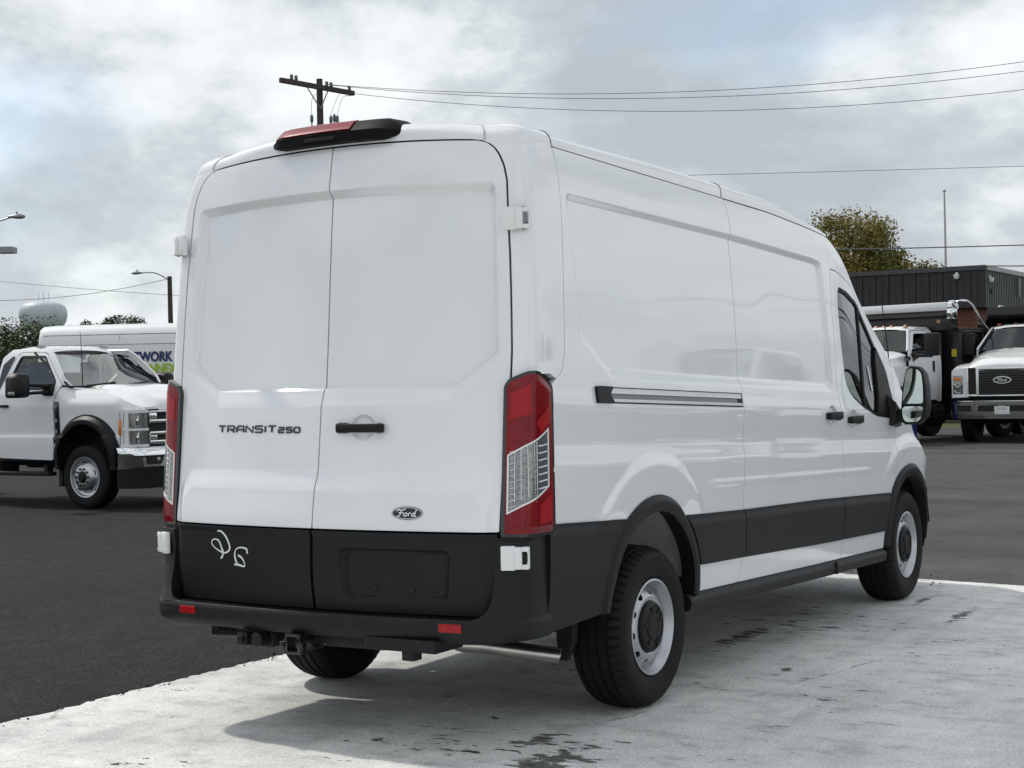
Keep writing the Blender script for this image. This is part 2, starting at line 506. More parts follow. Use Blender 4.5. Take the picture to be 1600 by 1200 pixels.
# ------------------------------------------------------------------ ground
def ground_mat(kind):
    m = bpy.data.materials.new(kind)
    m.use_nodes = True
    nt = m.node_tree; L = nt.links
    p = nt.nodes['Principled BSDF']
    tc = nt.nodes.new('ShaderNodeTexCoord')
    def noise(sc, det=6, rough=.6, dist=0, vec=None):
        n = nt.nodes.new('ShaderNodeTexNoise')
        n.inputs['Scale'].default_value = sc; n.inputs['Detail'].default_value = det
        n.inputs['Roughness'].default_value = rough; n.inputs['Distortion'].default_value = dist
        L.new(vec or tc.outputs['Object'], n.inputs['Vector'])
        return n
    def ramp(src, st):
        r = nt.nodes.new('ShaderNodeValToRGB'); e = r.color_ramp.elements
        while len(e) < len(st): e.new(.5)
        for el, (ps, c) in zip(e, st):
            el.position = ps; el.color = (*c, 1) if isinstance(c, tuple) else (c, c, c, 1)
        L.new(src, r.inputs['Fac']); return r
    def mix(f, a, b, mode='MIX'):
        x = nt.nodes.new('ShaderNodeMix'); x.data_type = 'RGBA'; x.blend_type = mode
        if isinstance(f, float): x.inputs[0].default_value = f
        else: L.new(f, x.inputs[0])
        for i, s in ((6, a), (7, b)):
            if isinstance(s, tuple): x.inputs[i].default_value = (*s, 1)
            else: L.new(s, x.inputs[i])
        return x.outputs[2]
    bp = nt.nodes.new('ShaderNodeBump')
    if kind == 'asphalt':
        n1 = noise(.35, 5); n2 = noise(90, 3, .7); n3 = noise(4, 6)
        base = ramp(n1.outputs['Fac'], [(.35, (.0135, .0138, .0142)), (.65, (.0185, .0185, .019))]).outputs[0]
        n4 = noise(38, 4, .75)
        spk = mix(1.0, ramp(n2.outputs['Fac'], [(.35, .45), (.52, 1.0), (.66, 2.6)]).outputs[0], ramp(n4.outputs['Fac'], [(.3, .6), (.5, 1.0), (.7, 1.9)]).outputs[0], 'MULTIPLY')
        c = mix(1.0, base, spk, 'MULTIPLY')
        mt = ramp(n3.outputs['Fac'], [(.3, .72), (.7, 1.3)]).outputs[0]
        c = mix(1.0, c, mt, 'MULTIPLY')
        L.new(c, p.inputs['Base Color'])
        p.inputs['Roughness'].default_value = .95; p.inputs['Specular IOR Level'].default_value = .18
        bp.inputs['Strength'].default_value = .6; bp.inputs['Distance'].default_value = .006
        L.new(n2.outputs['Fac'], bp.inputs['Height'])
    elif kind == 'old_asphalt':
        n1 = noise(.25, 5); n2 = noise(40, 3, .7); n3 = noise(1.2, 6, .6, 1.0)
        base = ramp(n1.outputs['Fac'], [(.35, (.026, .026, .027)), (.65, (.042, .042, .042))]).outputs[0]
        c = mix(1.0, base, ramp(n2.outputs['Fac'], [(.3, .7), (.7, 1.35)]).outputs[0], 'MULTIPLY')
        c = mix(1.0, c, ramp(n3.outputs['Fac'], [(.3, .68), (.7, 1.35)]).outputs[0], 'MULTIPLY')
        mp = nt.nodes.new('ShaderNodeMapping'); mp.inputs['Scale'].default_value = (1.6, .10, 1); L.new(tc.outputs['Object'], mp.inputs['Vector'])
        c = mix(1.0, c, ramp(noise(.5, 5, .6, .2, mp.outputs[0]).outputs['Fac'], [(.35, .75), (.62, 1.35)]).outputs[0], 'MULTIPLY')
        L.new(c, p.inputs['Base Color']); p.inputs['Roughness'].default_value = .85
        bp.inputs['Strength'].default_value = .5; bp.inputs['Distance'].default_value = .006
        L.new(n2.outputs['Fac'], bp.inputs['Height'])
    elif kind == 'painted_concrete':
        mp = nt.nodes.new('ShaderNodeMapping'); mp.inputs['Scale'].default_value = (1.0, .55, 1); L.new(tc.outputs['Object'], mp.inputs['Vector'])
        big = noise(.9, 7, .6, .1); mid = noise(6, 8, .7, .1, mp.outputs[0]); fine = noise(75, 5, .75)
        base = ramp(big.outputs['Fac'], [(.3, (.62, .62, .605)), (.55, (.76, .755, .73)), (.75, (.82, .81, .78))]).outputs[0]
        base = mix(1.0, base, ramp(mid.outputs['Fac'], [(.32, .64), (.47, .97), (.7, 1.12)]).outputs[0], 'MULTIPLY')
        base = mix(1.0, base, ramp(fine.outputs['Fac'], [(.32, .58), (.5, 1.0), (.68, 1.20)]).outputs[0], 'MULTIPLY')
        # worn-through flecks where the dark concrete shows, gathered in patches
        mp2 = nt.nodes.new('ShaderNodeMapping'); mp2.inputs['Scale'].default_value = (1.0, .42, 1); mp2.inputs['Rotation'].default_value = (0, 0, .35); L.new(tc.outputs['Object'], mp2.inputs['Vector'])
        fl = noise(17, 8, .68, .25, mp2.outputs[0]); pat = noise(.75, 5, .65, .2)
        add = nt.nodes.new('ShaderNodeMath'); add.operation = 'MULTIPLY_ADD'
        L.new(pat.outputs['Fac'], add.inputs[0]); add.inputs[1].default_value = .55; L.new(fl.outputs['Fac'], add.inputs[2])
        flake = ramp(add.outputs[0], [(.918, 0.0), (.943, 1.0)]).outputs[0]
        base = mix(flake, base, (.045, .044, .044))
        # grime streaks rolled in by tyres
        mp3 = nt.nodes.new('ShaderNodeMapping'); mp3.inputs['Scale'].default_value = (.35, 3.0, 1); L.new(tc.outputs['Object'], mp3.inputs['Vector'])
        stk = noise(2.0, 6, .6, .1, mp3.outputs[0])
        base = mix(1.0, base, ramp(stk.outputs['Fac'], [(.35, .87), (.55, 1.0)]).outputs[0], 'MULTIPLY')
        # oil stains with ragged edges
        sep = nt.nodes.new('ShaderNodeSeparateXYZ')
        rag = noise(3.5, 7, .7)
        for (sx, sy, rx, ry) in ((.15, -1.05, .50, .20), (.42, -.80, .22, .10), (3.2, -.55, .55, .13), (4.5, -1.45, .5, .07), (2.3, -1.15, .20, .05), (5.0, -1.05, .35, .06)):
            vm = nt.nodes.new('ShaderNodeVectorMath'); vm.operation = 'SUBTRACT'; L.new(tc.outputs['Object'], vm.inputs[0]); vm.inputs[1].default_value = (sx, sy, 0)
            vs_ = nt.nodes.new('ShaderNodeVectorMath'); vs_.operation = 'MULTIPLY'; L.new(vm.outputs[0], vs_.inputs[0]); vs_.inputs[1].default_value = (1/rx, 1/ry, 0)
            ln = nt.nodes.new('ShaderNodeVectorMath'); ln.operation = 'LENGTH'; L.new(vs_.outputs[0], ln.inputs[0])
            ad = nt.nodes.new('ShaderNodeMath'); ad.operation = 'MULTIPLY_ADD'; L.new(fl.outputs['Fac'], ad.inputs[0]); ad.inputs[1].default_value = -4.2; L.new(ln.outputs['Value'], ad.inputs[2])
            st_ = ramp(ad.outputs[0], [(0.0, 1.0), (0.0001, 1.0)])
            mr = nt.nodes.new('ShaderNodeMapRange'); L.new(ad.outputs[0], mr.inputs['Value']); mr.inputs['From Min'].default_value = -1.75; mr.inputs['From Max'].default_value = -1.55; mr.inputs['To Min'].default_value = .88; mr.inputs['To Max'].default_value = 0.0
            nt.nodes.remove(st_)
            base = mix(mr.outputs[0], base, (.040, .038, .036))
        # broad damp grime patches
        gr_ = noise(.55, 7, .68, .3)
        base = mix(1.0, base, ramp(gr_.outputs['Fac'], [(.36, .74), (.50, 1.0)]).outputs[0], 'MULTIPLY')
        # hairline cracks
        vo = nt.nodes.new('ShaderNodeTexVoronoi'); vo.feature = 'DISTANCE_TO_EDGE'; vo.inputs['Scale'].default_value = .42
        wob = noise(6.0, 6, .6)
        wv = nt.nodes.new('ShaderNodeVectorMath'); wv.operation = 'MULTIPLY_ADD'
        L.new(wob.outputs['Color'], wv.inputs[0]); wv.inputs[1].default_value = (.10, .10, .10); L.new(tc.outputs['Object'], wv.inputs[2])
        L.new(wv.outputs[0], vo.inputs['Vector'])
        cr = ramp(vo.outputs['Distance'], [(.0012, 1.0), (.0028, 0.0)]).outputs[0]
        brk_ = ramp(noise(1.3, 4).outputs['Fac'], [(.52, 0.0), (.60, .8)]).outputs[0]
        base = mix(mix(1.0, cr, brk_, 'MULTIPLY'), base, (.08, .078, .075))
        L.new(base, p.inputs['Base Color']); p.inputs['Roughness'].default_value = .72
        bp.inputs['Strength'].default_value = .75; bp.inputs['Distance'].default_value = .007
        h = nt.nodes.new('ShaderNodeMath'); h.operation = 'MULTIPLY_ADD'
        L.new(fine.outputs['Fac'], h.inputs[0]); h.inputs[1].default_value = .35; L.new(mid.outputs['Fac'], h.inputs[2])
        L.new(h.outputs[0], bp.inputs['Height'])
    elif kind == 'grass_ground':
        n1 = noise(.8, 6); n2 = noise(25, 4)
        base = ramp(n1.outputs['Fac'], [(.3, (.045, .062, .018)), (.7, (.085, .10, .028))]).outputs[0]
        c = mix(1.0, base, ramp(n2.outputs['Fac'], [(.3, .6), (.7, 1.4)]).outputs[0], 'MULTIPLY')
        L.new(c, p.inputs['Base Color']); p.inputs['Roughness'].default_value = .9
        bp.inputs['Strength'].default_value = 1.0; bp.inputs['Distance'].default_value = .05
        L.new(n2.outputs['Fac'], bp.inputs['Height'])
    L.new(bp.outputs['Normal'], p.inputs['Normal'])
    return m
def sheet(name, poly, z, m):
    mb = MB(); mb.add([(x, y, z) for x, y in poly], [list(range(len(poly)))])
    return tag(mb.build(name, m), kind='structure')
rs = random.Random(4)
sheet('ground', [(-900, -900), (1500, -900), (1500, 1500), (-900, 1500)], -.016, ground_mat('grass_ground'))
sheet('parking_lot', [(-60, -60), (38.5, -60), (38.5, 70), (-60, 70)], -.010, ground_mat('old_asphalt'))
# newer, blacker asphalt beside and behind the slab
edge = []
mA = ground_mat('asphalt')
sheet('new_asphalt', [(-30, -14), (5.2, -14), (5.2, -8.9), (5.5, -5), (6.2, 0.5), (6.3, 1.35), (20, 6.6), (34, 12), (34, 44), (-30, 44)], -.006, mA)
def jag(a, b, n, amp):
    out = []
    for i in range(n):
        t = i/n
        x = a[0]+(b[0]-a[0])*t; y = a[1]+(b[1]-a[1])*t
        d = (b[0]-a[0], b[1]-a[1]); L = math.hypot(*d)
        j = rs.uniform(-amp, amp)+.012*math.sin(t*L*2.1)
        out.append((x-d[1]/L*j, y+d[0]/L*j))
    return out
slab = jag((-14, 1.60), (.2, 1.525), 180, .014)+jag((.2, 1.525), (6.42, 1.46), 220, .014)+jag((6.42, 1.46), (5.98, -1.5), 90, .010)+jag((5.98, -1.5), (5.1, -9), 80, .010)+[(5.1, -14), (-14, -14)]
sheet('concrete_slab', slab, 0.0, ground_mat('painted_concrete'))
sheet('painted_line', [(25.15, -6), (25.35, -6), (25.35, 9.0), (25.15, 9.0)], -.006, M['faded_line'])
# crumbs of asphalt along the slab edge
mb = MB()
for _ in range(420):
    if rs.random() < .75: x, y = rs.uniform(-3, 6.3), 1.52+rs.gauss(0, .035)
    else: x, y = 6.3-.15*(0-rs.uniform(-4, 1.4)), rs.uniform(-4, 1.4)
    s = rs.uniform(.004, .013)
    p = [Vector((rs.uniform(-1, 1), rs.uniform(-1, 1), rs.uniform(-.2, 1)))*s+Vector((x, y, 0)) for _ in range(5)]
    mb.add(p, [(0, 1, 2), (0, 2, 3), (0, 3, 4), (1, 2, 3), (1, 3, 4)])
tag(mb.build('asphalt_crumbs', M['rubber']), 'loose dark asphalt crumbs along the edge of the concrete', kind='stuff')
# ------------------------------------------------------------------ the white cargo van (nose towards +X, rear at x = 0)
van = thing('cargo_van', 'big white medium-roof cargo van seen from its rear right corner, nearest of all vehicles', 'van')

SL = .035
WZ = [.40, .50, .58, .66, .80, .935, 1.05, 1.125, 1.23, 1.38, 1.46, 1.56, 1.70, 2.0, 2.235, 2.33, 2.40, 2.475, 2.56]
WV = [.925, .945, .955, .963, .968, .970, .975, .980, .970, .980, .972, .964, .962, .946, .926, .911, .893, .868, .835]
ARCH = ((1.235, .455), (5.03, .40))
def zz_(x, z): return z+SL*(np.clip(x, .3, 4.6)-.3)
def W(x, z):
    w = pch(zz_(x, z), WZ, WV)
    t = np.clip(x-5.26, 0, .8)
    w = w-(1.0-np.sqrt(1-t*t))
    return w-.10*ss(3.6, 5.0, x)*ss(1.35, 2.2, zz_(x, z))
XZ = [.45, .50, .58, .70, .88, 1.05, 1.2, 1.45, 1.6, 1.9, 2.1, 2.3, 2.42, 2.5, 2.6]
XV = [.05, .04, .03, .016, .020, .042, .058, .085, .100, .125, .143, .165, .185, .205, .25]
def XR(y, z): return pch(z, XZ, XV)+.085*(np.abs(y)/.85)**2

def zgut(x): return lin(x, [.3, .538, 1.359, 2.269, 2.916, 3.384, 3.8, 3.9, 4.02, 4.15, 4.28, 4.6, 4.85, 4.95, 5.03, 5.12, 5.25, 5.40, 5.6, 5.95],
                        [2.46, 2.454, 2.427, 2.397, 2.375, 2.34, 2.302, 2.262, 2.192, 2.095, 1.99, 1.77, 1.57, 1.42, 1.22, 1.13, 1.00, .91, .85, .76])
def zgut_s(x): return (zgut(x-.06)+zgut(x)+zgut(x+.06)+zgut(x-.03)+zgut(x+.03))/5
def x_seam(z): return np.where(z > 1.47, lin(z, [1.47, 1.52, 1.60, 1.8, 1.99, 2.258, 2.46], [.335, .425, .452, .464, .486, .515, .54]), lin(z, [.85, 1.461], [.302, .326]))
def x_slide(z): return lin(z, [.4, .448, .6, 2.2, 2.45], [2.20, 2.222, 2.268, 2.287, 2.325])
def x_door(z): return lin(z, [.4, .564, 1.0, 1.15, 1.45, 1.8, 2.0, 2.12], [3.742, 3.745, 3.752, 3.752, 3.700, 3.690, 3.712, 3.742])
def z_dtop(x): return lin(x, [3.6, 3.742, 3.85, 3.935, 4.145, 4.417, 4.654, 4.9], [2.112, 2.106, 2.098, 2.084, 2.032, 1.872, 1.682, 1.475])
def z_mt(x): return lin(x, [0, .307, .941, 1.657, 2.251, 3.358, 4.669, 5.6], [.92, .905, .872, .833, .810, .779, .727, .70])
def z_mb(x): return lin(x, [1.6, 1.735, 2.257, 3.365, 4.483, 5], [.595, .588, .570, .528, .497, .48])
def z_wb(x): return lin(x, [1.5, 1.703, 2.242, 3.393, 4.475, 5], [.466, .460, .446, .413, .389, .378])

def arch_r(x, z, a):
    dx, dz = x-a[0], np.maximum(z-a[1], 0)
    return np.hypot(dx, dz)
def bev(m):
    t = np.clip(m, 0, 1)
    return .55*t+.45*t*t*(3-2*t)
def side_detail(x, z):
    d = np.zeros_like(x)
    zt = lin(x, [.6, .69, 2.28, 3.461, 3.6], [2.26, 2.256, 2.207, 2.150, 2.13])
    a = (zt-z)/.028
    b = (x-lin(z, [1.6, 2.2], [.592, .566]))/.03
    n = np.array([.53, .848])
    c = ((x-.80)*n[0]+(z-1.535)*n[1]+.012)/.045
    e = (z-(1.512-.035*(x-.89)-.035))/.05
    f = (lin(z, [1.4, 2.1], [3.625, 3.585])-x)/.035
    m = smin(smin(smin(a, b, .7), smin(c, e, .35), .3), f, 1.0)
    d -= .020*bev(m)
    for ar, k in ((ARCH[0], .013), (ARCH[1], .012)):
        r = arch_r(x, z, ar)
        d += k*ss(.70, .63, r)*ss(1.20, 1.10, z)*ss(.80, .92, z)
        d -= .003*ss(.62, .54, r)*ss(.80, .92, z)
    # crease that runs into the arch flare ahead of and behind the wheels
    d += .004*ss(.03, 0, np.abs(z-(.985-.03*(x-1.2))))*ss(1.7, 2.0, x)*ss(4.5, 4.1, x)
    # shallow door handle cups
    for hx, hz in ((3.575, 1.248), (3.945, 1.215)):
        d -= .014*ss(1.0, .55, ((x-hx)/.075)**2+((z-hz)/.058)**2)
    # faint pressing waviness
    d += .0007*np.sin(x*7.3+z*3.1)*np.sin(z*9.7-x*2.2)
    return d
def S_side(sgn, off=0.0):
    def S(x, z):
        return np.stack([x, sgn*(W(x, z)+side_detail(x, z)+off), z], -1)
    return S
def S_side_f(sgn, off):
    def S(x, z):
        return np.stack([x, sgn*(W(x, z)+side_detail(x, z)+off(x, z)), z], -1)
    return S
def shear(x): return lin(x, [.2, .69, 2.28, 3.461, 3.6, 6.0], [.015, 0, -.049, -.106, -.117, -.30])
def sheared(S, sd, rc):
    """the same surface on a grid whose rows run along the pressed lines of the side"""
    lo = min(float(shear(np.array(rc[0]))), float(shear(np.array(rc[1])))); hi = max(float(shear(np.array(rc[0]))), float(shear(np.array(rc[1]))))
    return (lambda x, v: S(x, v+shear(x))), (lambda x, v: sd(x, v+shear(x))), (rc[0], rc[1], rc[2]-hi, rc[3]-lo)
G = .003   # half a panel gap
def arch_cut(x, z, r=.49):
    return np.minimum(arch_r(x, z, ARCH[0]), arch_r(x, z, ARCH[1]))-r

def sd_quarter(x, z):
    d = smin(zgut_s(x)-.004-z, x-x_seam(z)-G, .004)
    d = np.minimum(d, x_slide(z)-G-x)
    d = np.minimum(d, np.where(x < 1.3, z-z_mt(x)+.02, z-z_wb(x)))
    return np.minimum(d, arch_cut(x, z))
def sd_slide(x, z):
    d = np.minimum(zgut_s(x)-.006-z, x-x_slide(z)-G)
    d = np.minimum(d, x_door(z)-G-x)
    d = np.minimum(d, z-z_wb(x))
    t = 3.727-x
    return np.where(z > 2.115, np.minimum(d, t), d)
WIN = roundpoly([(3.852, 2.008), (4.062, 1.982), (4.29, 1.922), (4.468, 1.765), (4.60, 1.615), (4.70, 1.50), (4.76, 1.19), (4.363, 1.222), (4.134, 1.279), (3.95, 1.352), (3.862, 1.433), (3.812, 1.653), (3.815, 1.90)], .05)
win_sd = poly_sdf(WIN)
def sd_fdoor(x, z):
    d = np.minimum(z_dtop(x)-.006-z, x-x_door(z)-G)
    d = smin(d, lin(z, [.4, 1.2, 1.6], [4.70, 4.76, 4.84])-x, .02)
    d = np.minimum(d, z-z_wb(x))
    d = np.minimum(d, arch_cut(x, z))
    return np.minimum(d, -win_sd(x, z))
def sd_cabframe(x, z):
    d = np.minimum(zgut_s(x)-.003-z, z-z_dtop(x)-.001)
    return np.minimum(np.minimum(d, x-3.73), 4.82-x)
def sd_fender(x, z):
    d = np.minimum(zgut_s(x)-.004-z, x-lin(z, [.4, 1.2, 1.6], [4.706, 4.766, 4.846]))
    d = np.minimum(d, np.minimum(z-.70, 5.93-x))
    return np.minimum(d, arch_cut(x, z, .47))

for sg in (-1, 1):
    st = (.012, .0045) if sg < 0 else .03
    o_ = 1 if sg < 0 else -1
    rects = {'quarter_panel': ((.28, 2.34, .42, 2.48), sd_quarter), 'sliding_door': ((2.18, 3.80, .38, 2.42), sd_slide),
             'front_door': ((3.65, 4.9, .36, 2.14), sd_fdoor), 'cab_side_frame': ((3.69, 4.90, 1.5, 2.35), sd_cabframe),
             'front_fender': ((4.66, 5.96, .62, 1.75), sd_fender)}
    P_ = {}
    for nm, (rc, sd) in rects.items():
        S2, sd2, rc2 = sheared(S_side(sg), sd, rc)
        P_[nm] = panel(nm, S2, rc2, st, sd2, M['paint'], van, out=o_, skirt=.03)
    # black cladding strips, cut at the panel seams
    def mould_off(x, z):
        return .007+.008*ss(z_mt(x)-.005, z_mt(x)-.055, z)
    def strip(xa, xb, parent):
        def sd(x, z):
            d = np.minimum(smin(z_mt(x)-z, z-z_mb(x), .006), smin(x-xa(z), xb(z)-x, .004))
            return np.minimum(d, arch_cut(x, z, .508))
        panel('side_moulding', S_side_f(sg, mould_off), (1.55, 4.75, .47, .88), (.014, .010), sd, M['plastic'], parent, out=o_, skirt=.012)
    cst = lambda c: (lambda z: np.full_like(z, c))
    strip(cst(1.5), lambda z: x_slide(z)-.004, P_['quarter_panel'])
    strip(lambda z: x_slide(z)+.004, lambda z: x_door(z)-.004, P_['sliding_door'])
    strip(lambda z: x_door(z)+.004, cst(4.69), P_['front_door'])
    # black skirt behind the rear wheel
    def sd_skirt(x, z):
        d = np.minimum(z_mt(x)-z, smin(x-lin(z, [.46, .6, .86], [.252, .268, .268])-.004, z-lin(x, [.25, .8], [.468, .492]), .01))
        return np.minimum(np.minimum(d, arch_cut(x, z, .506)), 1.0-x)
    panel('rear_skirt', S_side_f(sg, mould_off), (.24, 1.0, .44, .92), .009, sd_skirt, M['plastic'], van, out=o_, skirt=.03)
    mb = MB()
    Sk = S_side(sg, .0155)
    mb.tube([tuple(Sk(np.array(x), np.array(float(lin(x, [.36, .80], [.655, .628]))))) for x in np.linspace(.375, .775, 8)], .0035, 5)
    mb.build('crease_shadow_line', M['seal'], van, smooth=60)  # thin black tube drawn in for the shadow along the skirt's crease
    # wheel arch trims
    for ar, ro, ri, zb0, zb1 in ((ARCH[0], .502, .428, .485, .455), (ARCH[1], .492, .415, .40, .36)):
        def sd_fl(x, z, ar=ar, ro=ro, ri=ri, zb0=zb0, zb1=zb1):
            r = arch_r(x, z, ar)
            return np.minimum(smin(ro-r, r-ri, .004), z-np.where(x < ar[0], zb0, zb1))
        def fo(x, z, ar=ar, ro=ro, ri=ri):
            r = arch_r(x, z, ar)
            return .024*ss(ro+.012, ro-.03, r)-.006*ss(ri+.02, ri, r)
        panel('arch_trim', S_side_f(sg, fo), (ar[0]-.53, ar[0]+.53, .34, ar[1]+.53), .009, sd_fl, M['plastic'], van, out=o_, skirt=.07)
        # liner inside the arch
        mb = MB()
        prof = []
        n = 28
        for yy in (.965, .60):
            ring = []
            for k in range(n+1):
                a = .15+(math.pi-.30)*k/n
                rr = ro-.015
                z_ = ar[1]+rr*math.sin(a)
                ring.append((ar[0]+rr*math.cos(a)*(1 if math.sin(a) >= 0 else 1), sg*yy, z_))
            prof.append(ring)
        mb.rings(prof, cap=False, closed=False)
        mb.add([(ar[0]-.46, sg*.60, .64), (ar[0]+.46, sg*.60, .64), (ar[0]+.5, sg*.60, ar[1]+.5), (ar[0]-.5, sg*.60, ar[1]+.5)], [(0, 1, 2, 3)])
        mb.build('wheel_liner', M['liner'] if ar is ARCH[0] else M['dark'], van, smooth=50)
    # black sill step below the white sill
    mb = MB()
    rings = []
    for x in np.linspace(1.60, 4.52, 12):
        zt = float(z_wb(x))-.004; yb = .945
        hgt = .085
        q = [(yb-.06, zt), (yb+.006, zt), (yb+.030, zt-.02), (yb+.036, zt-.045), (yb+.02, zt-.075), (yb-.03, zt-hgt), (yb-.10, zt-hgt)]
        rings.append([(x, sg*a, b) for a, b in q])
    mb.rings(rings)
    mb.box((3.60, sg*.979, float(z_wb(3.6))-.042), (.02, .014, .07))
    mb.build('sill_step', M['plastic'], van, smooth=45)
    # door handles
    for hx, hz, own in ((3.575, 1.246, 'sliding_door'), (3.945, 1.213, 'front_door')):
        if sg > 0 and own == 'sliding_door': continue
        y0 = float(W(np.array(hx), np.array(hz)))
        mb = MB()
        mb.box((hx, sg*(y0+.022), hz), (.215, .022, .044), ch=.009)
        mb.box((hx+.085, sg*(y0+.004), hz-.004), (.05, .03, .05), ch=.008)
        mb.box((hx-.09, sg*(y0+.004), hz), (.03, .03, .036), ch=.008)
        mb.build('door_handle', M['plastic'], P_[own], smooth=40)
    panel('door_trim', S_side(sg, -.045), (3.65, 4.9, .36, 2.14), .03, lambda x, z: np.minimum(sd_fdoor(x, z)-.012, 2.0), M['fabric'], P_['front_door'], out=o_, skirt=0)
    # door glass, its seal, divider bar and mirror sail
    y_in = -.016
    g_sd = lambda x, z: win_sd(x, z)+.012
    panel('window_glass', S_side(sg, -.014), (3.78, 4.80, 1.15, 2.05), .03, g_sd, M['glass'], P_['front_door'], out=o_, skirt=0)
    panel('window_seal', S_side(sg, -.006), (3.78, 4.80, 1.15, 2.05), .012, lambda x, z: np.minimum(win_sd(x, z)+.004, .020-win_sd(x, z)), M['seal'], P_['front_door'], out=o_, skirt=.012)
    def sd_div(x, z):
        xc = lin(z, [1.2, 1.265, 1.58, 1.905, 2.0], [4.195, 4.2, 4.228, 4.315, 4.345])
        return np.minimum(.013-np.abs(x-xc), win_sd(x, z))
    panel('window_divider', S_side(sg, -.005), (4.10, 4.42, 1.15, 2.05), .008, sd_div, M['seal'], P_['front_door'], out=o_, skirt=.012)
    def sd_sail(x, z):
        return np.minimum(x-lin(z, [1.15, 1.35, 1.56, 1.7], [4.36, 4.47, 4.50, 4.60]), win_sd(x, z))
    panel('mirror_sail', S_side(sg, .003), (4.28, 4.80, 1.15, 1.75), .012, sd_sail, M['plastic'], P_['front_door'], out=o_, skirt=.015)
    if sg < 0:
        panel('window_sticker', S_side(sg, -.009), (4.2, 4.6, 1.3, 1.6), .01, poly_sdf([(4.335, 1.535), (4.362, 1.527), (4.405, 1.375), (4.378, 1.378)]), M['paper'], P_['front_door'], out=o_, skirt=0)
        # rear roof-to-side gutter seal
        mb = MB()
        mb.tube([(x, sg*(float(W(np.array(x), np.array(float(zgut_s(np.array(x))))))-.0045), float(zgut_s(np.array(x)))-.002) for x in np.linspace(.55, 3.8, 30)], .006, 6)
        mb.build('roof_gutter_seal', M['seal'], van, smooth=60)
        # sliding door rail
        q = P_['quarter_panel']
        def rail_sd(z0, z1, x0, x1):
            return lambda x, z: np.minimum(np.minimum(x-x0, x1-x), np.minimum(zz_(x, z)-z0, z1-zz_(x, z)))
        zc = 1.4355-.0035   # centre line, in the sloped height
        panel('door_rail', S_side(sg, .012), (.75, 2.26, 1.28, 1.48), .006, rail_sd(zc+.006, zc+.029, .80, 2.225), M['alu'], q, out=o_, skirt=.014)
        panel('door_rail', S_side(sg, .0035), (.75, 2.26, 1.28, 1.48), .006, rail_sd(zc-.018, zc+.007, .80, 2.19), M['alu_dark'], q, out=o_, skirt=.01)
        panel('door_rail', S_side(sg, .013), (.75, 2.26, 1.28, 1.48), .006, rail_sd(zc-.030, zc-.017, .80, 2.235), M['alu'], q, out=o_, skirt=.014)
        panel('rail_backing', S_side(sg, .002), (.70, 2.27, 1.28, 1.48), .010, rail_sd(zc-.036, zc+.034, .70, 2.262), M['seal'], q, out=o_, skirt=.004)
        panel('rail_end_cap', S_side(sg, .016), (.68, .86, 1.36, 1.48), .008, lambda x, z: smin(smin(x-.690, lin(np.abs(zz_(x, z)-zc), [0, .02, .036], [.80, .82, .84])-x, .01), smin(zz_(x, z)-zc+.036, zc+.036-zz_(x, z), .01), .01), M['plastic'], q, out=o_, skirt=.016)

# ---------------------------------------------------------------- rear doors
def y_gap(z): return lin(z, [.45, .56, .88, 1.2, 1.36, 1.44, 1.60, 1.8, 1.98, 2.29, 2.35, 2.395, 2.425, 2.445, 2.458, 2.468, 2.50], [.845, .848, .852, .853, .855, .872, .873, .866, .857, .833, .817, .795, .772, .745, .715, .680, .62])
def z_top(y): return 2.494-.030*(np.abs(y)/.72)**2.2
def rear_detail(y, z):
    a = np.abs(y)
    top = (2.304-.020*(a/.75)**2-z)/.034
    side = (lin(z, [1.6, 2.3], [.820, .788])-a)/.034
    n = np.array([-.60, .80])     # lower corner cut
    dg = ((a-.72)*n[0]+(z-1.505)*n[1]+.025)/.055
    bot = (z-1.390)/.080
    ts, db = smin(top, side, 1.1), smin(dg, bot, .12)
    m = smin(ts, db, .25)
    d = .019*bev(m)+.012*bev((db-.86)/.14)*bev(ts)
    # lower bulge
    t2 = (1.125-z)/.085
    d2 = ((.735-a)*.74+(1.14-z)*.67)/.075+.2
    s2 = (.835-a)/.05
    m2 = smin(smin(t2, d2, .15), s2, .5)
    d -= .021*bev(m2)
    # handle cup
    d += np.where(y < 0, .010*ss(1.0, .5, ((y+.216)/.062)**2+((z-1.303)/.055)**2), 0)
    d += .0006*np.sin(y*8.1+z*4.0)*np.sin(z*7.7-y*3.0)
    return d
def S_rear(y, z): return np.stack([XR(y, z)+rear_detail(y, z), y, z], -1)
def S_rear_off(off):
    def S(y, z): return np.stack([XR(y, z)+rear_detail(y, z)-off, y, z], -1)
    return S
